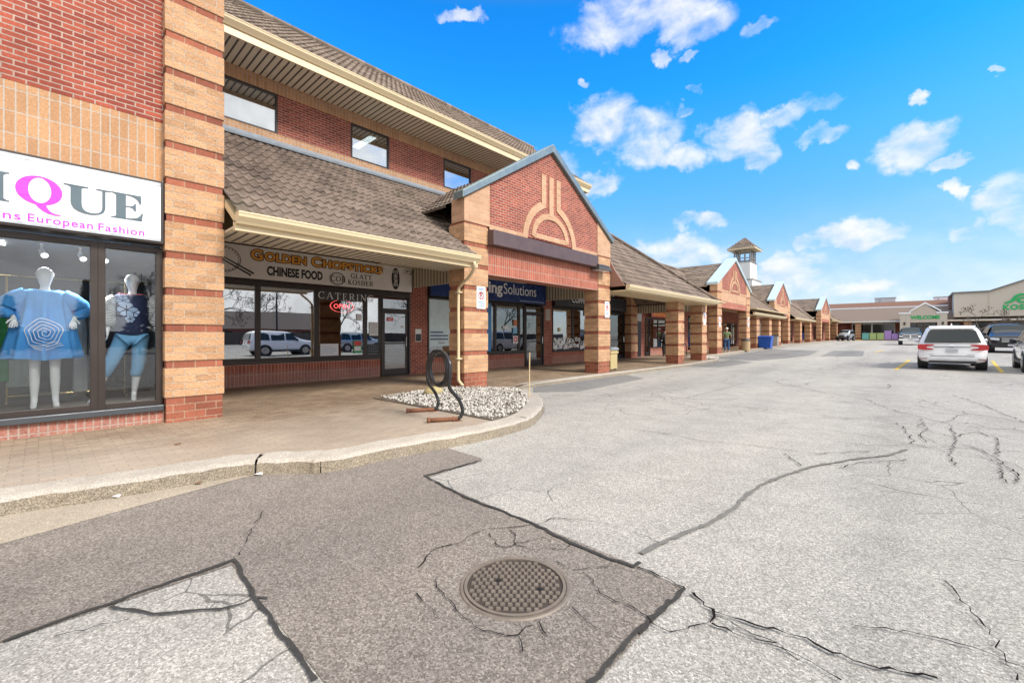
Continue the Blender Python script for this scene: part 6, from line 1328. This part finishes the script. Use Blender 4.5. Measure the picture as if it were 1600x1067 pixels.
MB().tube([(.150*math.cos(a), .095*math.sin(a)+.01, 1.648-.02*max(0, math.sin(a))) for a in [2*math.pi*i/32 for i in range(32)]], .005, 6, closed=True).build('red_neckline', cloth('red_trim', (.5,.10,.14)), t, local=True)
t.location = (-8.76,.965,.395); t.rotation_euler = (0,0,R(-97))
# clothing rack and garments
m_brass = plain('brass_tube', (.52,.38,.16), .3, .8, var=.05)
rx = -9.9; t = thing('clothing_rack', 'brass tube clothing rack standing behind the mannequins', 'clothing rack', (rx,.3,.395))
mb = MB()
for y in (-.32,1.0): mb.tube([(rx,y,.42),(rx,y,2.3)], .014, 8); mb.tube([(rx-.22,y,.42),(rx+.22,y,.42)], .014, 8)
for z in (2.3,1.93,.50): mb.tube([(rx,-1.6 if z > 2 else -.32,z),(rx,1.35 if z > 2 else 1.0,z)], .013, 8)
mb.build('frame', m_brass, t)
def garment(label, y, z1, h, w, mat, x=rx):
    rg = []
    for k in range(9):
        f = k/8; ww = w*(.20+.80*min(1, f*6)) if f < .17 else w*(1+.35*(f-.17)); dd = .03+.03*f; rg.append([(x+(dd+.012*math.sin(5*a+f*3))*math.cos(a), y+ww*.5*math.sin(a)*(1+.06*math.sin(7*a+2*f)), z1-h*f) for a in [2*math.pi*i/28 for i in range(28)]])
    return tag(loft(rg).build('hanging_garment', mat, smooth=True), label, 'garment', 'garments on the brass rack')
garment('green dress hanging at the far left of the brass rack', -.42, 1.88, 1.15, .22, cloth('green_cloth', (.03,.22,.06), var=.4, scale=8))
garment('pale sage long dress hanging at the left of the brass rack', -.20, 1.86, 1.22, .20, cloth('sage_cloth', (.30,.36,.31), var=.2))
garment('dark burgundy top hanging behind the tunic mannequin', .02, 1.86, .8, .24, cloth('burgundy_cloth', (.09,.02,.03)))
garment('pale grey long dress hanging right of the tunic mannequin', .46, 1.86, 1.35, .14, cloth('grey_cloth', (.36,.38,.37), var=.2))
garment('spotted black and white top hanging next to the grey dress', .66, 1.88, .70, .17, stripes('spotted_cloth', (.62,.60,.55), (.03,.03,.03), 22, 1.5))
garment('zebra striped skirt hanging low on the brass rack', .67, 1.10, .52, .16, stripes('zebra_cloth', (.70,.68,.64), (.03,.03,.03), 30, -.6))
garment('black coat hanging behind the striped sleeve mannequin', .86, 1.86, 1.25, .2, cloth('black_cloth', (.012,.012,.015)))
def spot(label, y, x=-9.15):
    t = thing('track_spotlight', label, 'light', (x,y,2.68), group='track lights in the boutique')
    mb = MB(); mb.tube([(x,y,2.72),(x,y,2.62)], .015, 8); mb.tube([(x+.0,y,2.62),(x+.10,y+.03,2.54)], [.032,.042], 14); mb.build('housing', m_white, t); MB().tube([(x+.10,y+.03,2.54),(x+.106,y+.032,2.535)], .034, 14).build('lens', m_tube, t)
    l = bpy.data.lights.new('spot', 'SPOT'); l.energy = 55; l.spot_size = R(100); l.spot_blend = .8; l.shadow_soft_size = .08; l.color = (1,.97,.92)
    lo = bpy.data.objects.new('spot', l); C.objects.link(lo); lo.location = (x+.14-OFF[t.name][0], y+.03-OFF[t.name][1], 2.52-OFF[t.name][2]); lo.parent = t; lo.rotation_euler = Vector((-.5,0,.9)).to_track_quat('Z','Y').to_euler()
spot('white track spotlight above the tunic mannequin', .03); spot('white track spotlight just left of the window mullion', .42); spot('white track spotlight just right of the window mullion', .66)
MB_ = MB(); MB_.box(-9.6,-9.2,-.75,-.32,2.700,2.715); tag(MB_.build('ceiling_panel_light', m_tube), 'bright ceiling light panel in the upper left of the boutique window', 'light')

# people
m_skin = plain('skin', (.42,.24,.17), .55, var=.05)
t = thing('person', 'person in green t-shirt, blue jeans and white cap standing at the second gable, back turned', 'person', (0,0,0))
J = calf(dict(pelvis=(0,0,.95), waist=(0,0,1.08), chest=(0,.01,1.28), neckb=(0,0,1.44), neck=(0,.01,1.50), chin=(0,.035,1.55), head=(0,.03,1.62), top=(0,.01,1.69),
    sh_l=(-.19,0,1.40), el_l=(-.25,.0,1.13), wr_l=(-.20,.18,1.02), hd_l=(.2,1,.1), hs_l=(0,0,1), sh_r=(.19,0,1.40), el_r=(.27,-.02,1.13), wr_r=(.28,.14,.98), hd_r=(-.1,1,-.3), hs_r=(0,0,-1),
    hip_l=(-.10,0,.90), kn_l=(-.11,.02,.49), an_l=(-.12,-.03,.09), toe_l=(-.14,.11,.03), hip_r=(.10,0,.90), kn_r=(.11,.05,.49), an_r=(.12,.02,.09), toe_r=(.14,.16,.03)))
body('body', J, m_skin, t, .97, female=False, sub=1)
skin_mesh('shirt', [(0,0,.95,(.165,.125)),(0,0,1.12,(.160,.12)),(0,.01,1.30,(.175,.12)),(0,0,1.42,(.09,.08)),(-.19,0,1.39,.078),(-.245,0,1.20,.070),(.19,0,1.39,.078),(.255,-.01,1.20,.070)], [(0,1),(1,2),(2,3),(2,4),(4,5),(2,6),(6,7)], cloth('olive_green_cotton', (.15,.20,.09)), t, 2)
skin_mesh('jeans', [(0,0,.95,(.155,.115)),(-.10,0,.87,.105),(-.11,.02,.49,.080),(-.12,-.03,.10,.068),(.10,0,.87,.105),(.11,.05,.49,.080),(.12,.02,.10,.068)], [(0,1),(1,2),(2,3),(0,4),(4,5),(5,6)], cloth('blue_jeans', (.03,.09,.22)), t, 2)
for sg, y in ((-1,.0),(1,.05)): mb = MB(); mb.lathe(0,0,[(.055,0),(.06,.03),(.045,.08)],14); mb.v = [(sg*.13+a, y+.04+b*2.1, c) for a, b, c in mb.v]; mb.build('shoe', plain('white_shoe', (.6,.6,.58), .6, var=.05), t, local=True, smooth=True)
mb = MB(); mb.lathe(0,.025,[(.098,1.63),(.099,1.67),(.085,1.715),(.05,1.74),(.01,1.745)],18); mb.prism([(-.07,.10,1.635),(.07,.10,1.635),(.055,.20,1.625),(-.055,.20,1.625)], (0,0,.012)); mb.build('cap', plain('white_cap', (.72,.72,.70), .7, var=.05), t, local=True, smooth=True)
place(t, -9.72, 33.2, 25, .112)
t = thing('person', 'person in black clothes standing mostly hidden behind an arcade pillar', 'person', (0,0,0))
J2 = dict(J); body('body', J2, m_skin, t, .97, female=False, sub=1)
m_blk = cloth('black_cloth_coat', (.012,.012,.014))
skin_mesh('coat', [(0,0,.80,(.19,.15)),(0,0,1.10,(.17,.13)),(0,.01,1.30,(.185,.13)),(0,0,1.43,(.09,.08)),(-.19,0,1.39,.085),(-.25,0,1.13,.075),(-.21,.14,1.04,.06),(.19,0,1.39,.085),(.27,-.02,1.13,.075),(.28,.10,1.01,.06)], [(0,1),(1,2),(2,3),(2,4),(4,5),(5,6),(2,7),(7,8),(8,9)], m_blk, t, 2)
skin_mesh('trousers', [(0,0,.90,(.15,.11)),(-.10,0,.85,.10),(-.11,.02,.49,.080),(-.12,-.03,.08,.068),(.10,0,.85,.10),(.11,.05,.49,.080),(.12,.02,.08,.068)], [(0,1),(1,2),(2,3),(0,4),(4,5),(5,6)], m_blk, t, 2)
mb = MB(); mb.lathe(0,.015,[(.092,1.57),(.100,1.63),(.09,1.69),(.05,1.73),(.01,1.735)],18); mb.build('hair', m_black_pl, t, local=True, smooth=True)
place(t, -11.0, 25.62, 70, .03); t.location.z = .14

# ------------------------------------------------ bins and small street furniture
def bin_round(name, label, x, y, z, r, h, mat, lid, grp=None):
    t = thing(name, label, 'bin', (x,y,z), group=grp); mb = MB(); mb.lathe(x,y,[(r*.88,z),(r*.93,z+.04),(r,z+h*.78),(r,z+h*.80)],24); mb.build('body', mat, t, smooth=False)
    mb = MB(); mb.lathe(x,y,[(r*1.03,z+h*.79),(r*1.05,z+h*.86),(r*.9,z+h*.94),(r*.45,z+h),(r*.44,z+h*.95)],24); mb.build('lid', lid, t); return t
bin_round('trash_bin', 'tan round trash bin with dark lid at the right pillar of the second gable', -9.2, 36.0, ez(36)+.105, .30, .92, plain('tan_concrete_bin', (.42,.30,.17), .8, var=.15, scale=9), plain('dark_bin_lid', (.06,.05,.045), .5, var=.1))
def bin_square(name, label, x, y, z, w, d, h, mat, lid, wheels=False, taper=.85):
    t = thing(name, label, 'bin', (x,y,z)); mb = MB(); a, b = w/2*taper, d/2*taper
    mb.add([(x-a,y-b,z+.05),(x+a,y-b,z+.05),(x+a,y+b,z+.05),(x-a,y+b,z+.05),(x-w/2,y-d/2,z+h),(x+w/2,y-d/2,z+h),(x+w/2,y+d/2,z+h),(x-w/2,y+d/2,z+h)], [(0,3,2,1),(0,1,5,4),(1,2,6,5),(2,3,7,6),(3,0,4,7),(4,5,6,7)]); mb.box(x-w/2-.03,x+w/2+.03,y-d/2-.03,y+d/2+.03,z+h-.12,z+h-.04); mb.build('body', mat, t, bevel=.012)
    mb = MB(); mb.prism([(x-w/2-.04,y-d/2-.05,z+h+.01),(x-w/2-.04,y+d/2+.04,z+h+.01),(x-w/2-.04,y+d/2,z+h+.09),(x-w/2-.04,y,z+h+.12),(x-w/2-.04,y-d/2,z+h+.07)], (w+.08,0,0)); mb.build('lid', lid, t)
    mb = MB(); [mb.tube([(x+s_*w*.36-.03,y+d*.36,z+.07),(x+s_*w*.36+.03,y+d*.36,z+.07)], .07, 12) for s_ in (-1,1)]; mb.build('wheels', m_tyre, t); return t
m_bblue = plain('blue_bin_plastic', (.008,.085,.42), .4, var=.08)
bin_square('recycling_bin', 'large blue recycling bin at the edge of the pavement before the third gable', -9.12, 41.6, ez(41.6)+.02, 1.0, .85, 1.0, m_bblue, m_bblue)
bin_square('trash_bin', 'small grey and black bin just right of the blue recycling bin', -9.35, 46.4, ez(46.4)+.11, .42, .42, .95, plain('grey_bin_plastic', (.30,.31,.31), .5, var=.08), m_black_pl, taper=.95)
bin_square('recycling_bin', 'blue recycling bin beside the brick post of the supermarket near the offroader', -8.75, 102.6, ez(102.6)+.1, .95, .8, 1.15, m_bblue, m_bblue)
bin_square('trash_bin', 'tan pebbled litter bin with grey top half hidden behind the portico pillar', -8.33, 14.35, .137, .50, .50, .74, plain('tan_pebbled_bin', (.44,.35,.17), .9, var=.3, scale=25, bmp=.4), plain('grey_bin_top', (.25,.28,.30), .5, var=.1), taper=.98)
# second pebble island with a small hoop rack
mb = MB(); n = 0
while n < 420:
    x, y = random.uniform(-9.4,-7.9), random.uniform(24.2,26.3)
    if (x+8.6)**2/.9+(y-25.2)**2/1.0 > .8: continue
    r = random.uniform(.03,.06); mb.mi = 0 if random.random() < .8 else 1; mb.add([(x+v.x*r*random.uniform(.8,1.2), y+v.y*r*random.uniform(.8,1.2), ez(y)+.13+v.z*r*.6+random.uniform(0,.03)) for v in ico_v], ico_f); n += 1
tag(mb.build('white_gravel', [bpy.data.materials['white_marble_pebble'], bpy.data.materials['grey_pebble']]), 'small patch of white stones at the pavement corner before the second gable', 'gravel', kind='stuff')
t = thing('bike_rack', 'small black bike hoop beyond the third arcade pillar', 'bike rack', (-10.3,26.9,.18))
MB().tube(smooth([(-10.3,26.7,.15),(-10.3,26.72,.7),(-10.3,26.95,.95),(-10.3,27.2,.7),(-10.3,27.22,.15)], 5), .028, 10).build('hoop', m_rack, t, smooth=True)
mb = MB(); [mb.box(-10.38,-10.22,y-.06,y+.06,.14,.165) for y in (26.7,27.22)]; mb.build('base_plates', m_rust, t)

# ------------------------------------------------ trees
m_bark = plain('bare_bark', (.10,.075,.058), .9, var=.25, scale=10)
def bare_tree(label, x, y, h, seed, spread=.9, depth=5, r0=None, grp='bare trees', up=.15, tmin=.006):
    rng = random.Random(seed); z0 = ez(y); t = thing('bare_tree', label, 'tree', (x,y,z0), group=grp); tr, cr = MB(), MB(); r0 = r0 or h*.018
    def grow(p, d, ln, r, lv):
        P_ = [p]; q = Vector(p); dd = Vector(d)
        for i in range(3): dd = (dd+Vector((rng.uniform(-.16,.16),rng.uniform(-.16,.16),rng.uniform(-.05,.12)))).normalized(); q = q+dd*ln/3; P_.append(tuple(q))
        (tr if lv == 0 else cr).tube(P_, [max(tmin, r*(1-.14*i)) for i in range(4)], 6 if lv < 2 else 4, lv > 1)
        if lv >= depth: return
        for k in range(3 if lv < 1 else rng.choice((2,3,3))):
            a = rng.uniform(0,6.28); u = dd.cross(Vector((math.cos(a),math.sin(a),.3))).normalized(); nd = (dd*rng.uniform(.55,.9)+u*spread*rng.uniform(.6,1.0)+Vector((0,0,up))).normalized(); s = P_[-1] if k < 2 or lv == 0 else P_[2]
            grow(s, nd, ln*rng.uniform(.62,.82), r*.58, lv+1)
    grow((x,y,z0-.05), (rng.uniform(-.05,.05),0,1), h*.34, r0, 0)
    tr.build('trunk', m_bark, t, smooth=True); cr.build('crown', m_bark, t, smooth=True); return t
bare_tree('small bare tree with spreading branches in front of the supermarket sign wall', 6.9, 90, 5.4, 5, 1.0, 6, .14, 'bare trees by the supermarket', up=.06, tmin=.020)
TR = (('big bare tree mirrored in the restaurant window, left of the low house roof',40,13.5,9,1), ('bushy bare tree mirrored at the left end of the restaurant window',44,8,8,2), ('bare tree behind the low house, mirrored under the catering band',62,27,10,3), ('bare tree right of the low house, mirrored near the restaurant door',46,34,9,4), ('bare tree across the lot mirrored in the blue sign shop window',44,46,9,6), ('bare tree across the lot mirrored in the coffee shop window',46,66,10,8), ('tall bare tree across the lot mirrored beside the coffee decal',50,78,11,9))
for l, x, y, h, sd in TR: bare_tree(l, x, y, h, sd, .95, 6, h*.024, 'bare trees across the lot', .12, .022)
m_needle = plain('spruce_needles', (.022,.045,.026), .9, var=.35, scale=2)
def spruce(label, x, y, h, seed):
    rng = random.Random(seed); t = thing('spruce_tree', label, 'tree', (x,y,0), group='spruces across the lot'); MB().tube([(x,y,0),(x,y,h*.96)], [h*.02,.01], 8).build('trunk', m_bark, t); mb = MB()
    for i in range(900):
        f = rng.random()**.8; z = h*(.08+.92*f); R_ = h*.23*(1-f)*rng.uniform(.25,1.08)+.04; a = rng.uniform(0,6.28); c = Vector((x+R_*math.cos(a), y+R_*math.sin(a), z-R_*.25)); d = Vector((math.cos(a),math.sin(a),rng.uniform(-.5,.0))).normalized()*h*.05*rng.uniform(.6,1.3); s = d.cross(Vector((0,0,1))).normalized()*h*.014
        mb.quad(c-s-d, c+s-d, c+s*.3+d, c-s*.3+d); mb.quad(c-d-Vector((0,0,h*.012)), c-d+Vector((0,0,h*.012)), c+d+Vector((0,0,.01)), c+d-Vector((0,0,.01)))
    mb.build('crown', m_needle, t)
for l, x, y, h, sd in (('dark spruce mirrored in the boutique window between the two mannequins',30,2.5,5.6,11), ('dark spruce mirrored in front of the navy top in the boutique window',31,5.7,5.8,12), ('shorter dark spruce at the left side of the boutique window reflection',33,-1.5,4.4,13)): spruce(l, x, y, h, sd)
# low house and fence across the lot
t = thing('bungalow', 'low brown roofed bungalow across the lot mirrored in the restaurant window', 'house', (58,24,0))
mb = MB(); mb.box(54,62,15,36,0,2.6); mb.build('wall', m_red, t); mb = MB(); mb.prism([(53.3,14.3,2.5),(62.7,14.3,2.5),(58,14.3,5.6)], (0,22.4,0)); mb.build('roof', m_shingle, t)
for y in (19,25,31): mb = MB(); mb.box(53.96,54,y,y+1.6,1.0,2.1); mb.build('window', m_carglass, t)
t = thing('board_fence', 'long brown board fence along the far side of the lot', 'fence', (48,30,0)); mb = MB(); m_fence = plain('fence_boards', (.10,.075,.06), .85, var=.3, scale=2)
mb.box(48,48.06,-40,100,.1,1.9); mb.build('panel', m_fence, t)
for i in range(28): MB().box(47.9,48.0,-40+i*5,-39.88+i*5,0,2.0).build('post', m_fence, t)
mb = MB(); mb.tube([(22,16,0),(22,16,8)], [.09,.06], 10); mb.tube([(22,16,8),(21,16,8.3),(20.2,16,8.3)], .05, 8)
t = thing('street_lamp', 'tall dark lot lamp post mirrored in the restaurant window', 'street lamp', (22,16,0)); mb.build('pole', m_black, t); mb = MB(); mb.box(19.6,20.3,15.85,16.15,8.22,8.34); mb.build('lamp_head', m_black_pl, t)
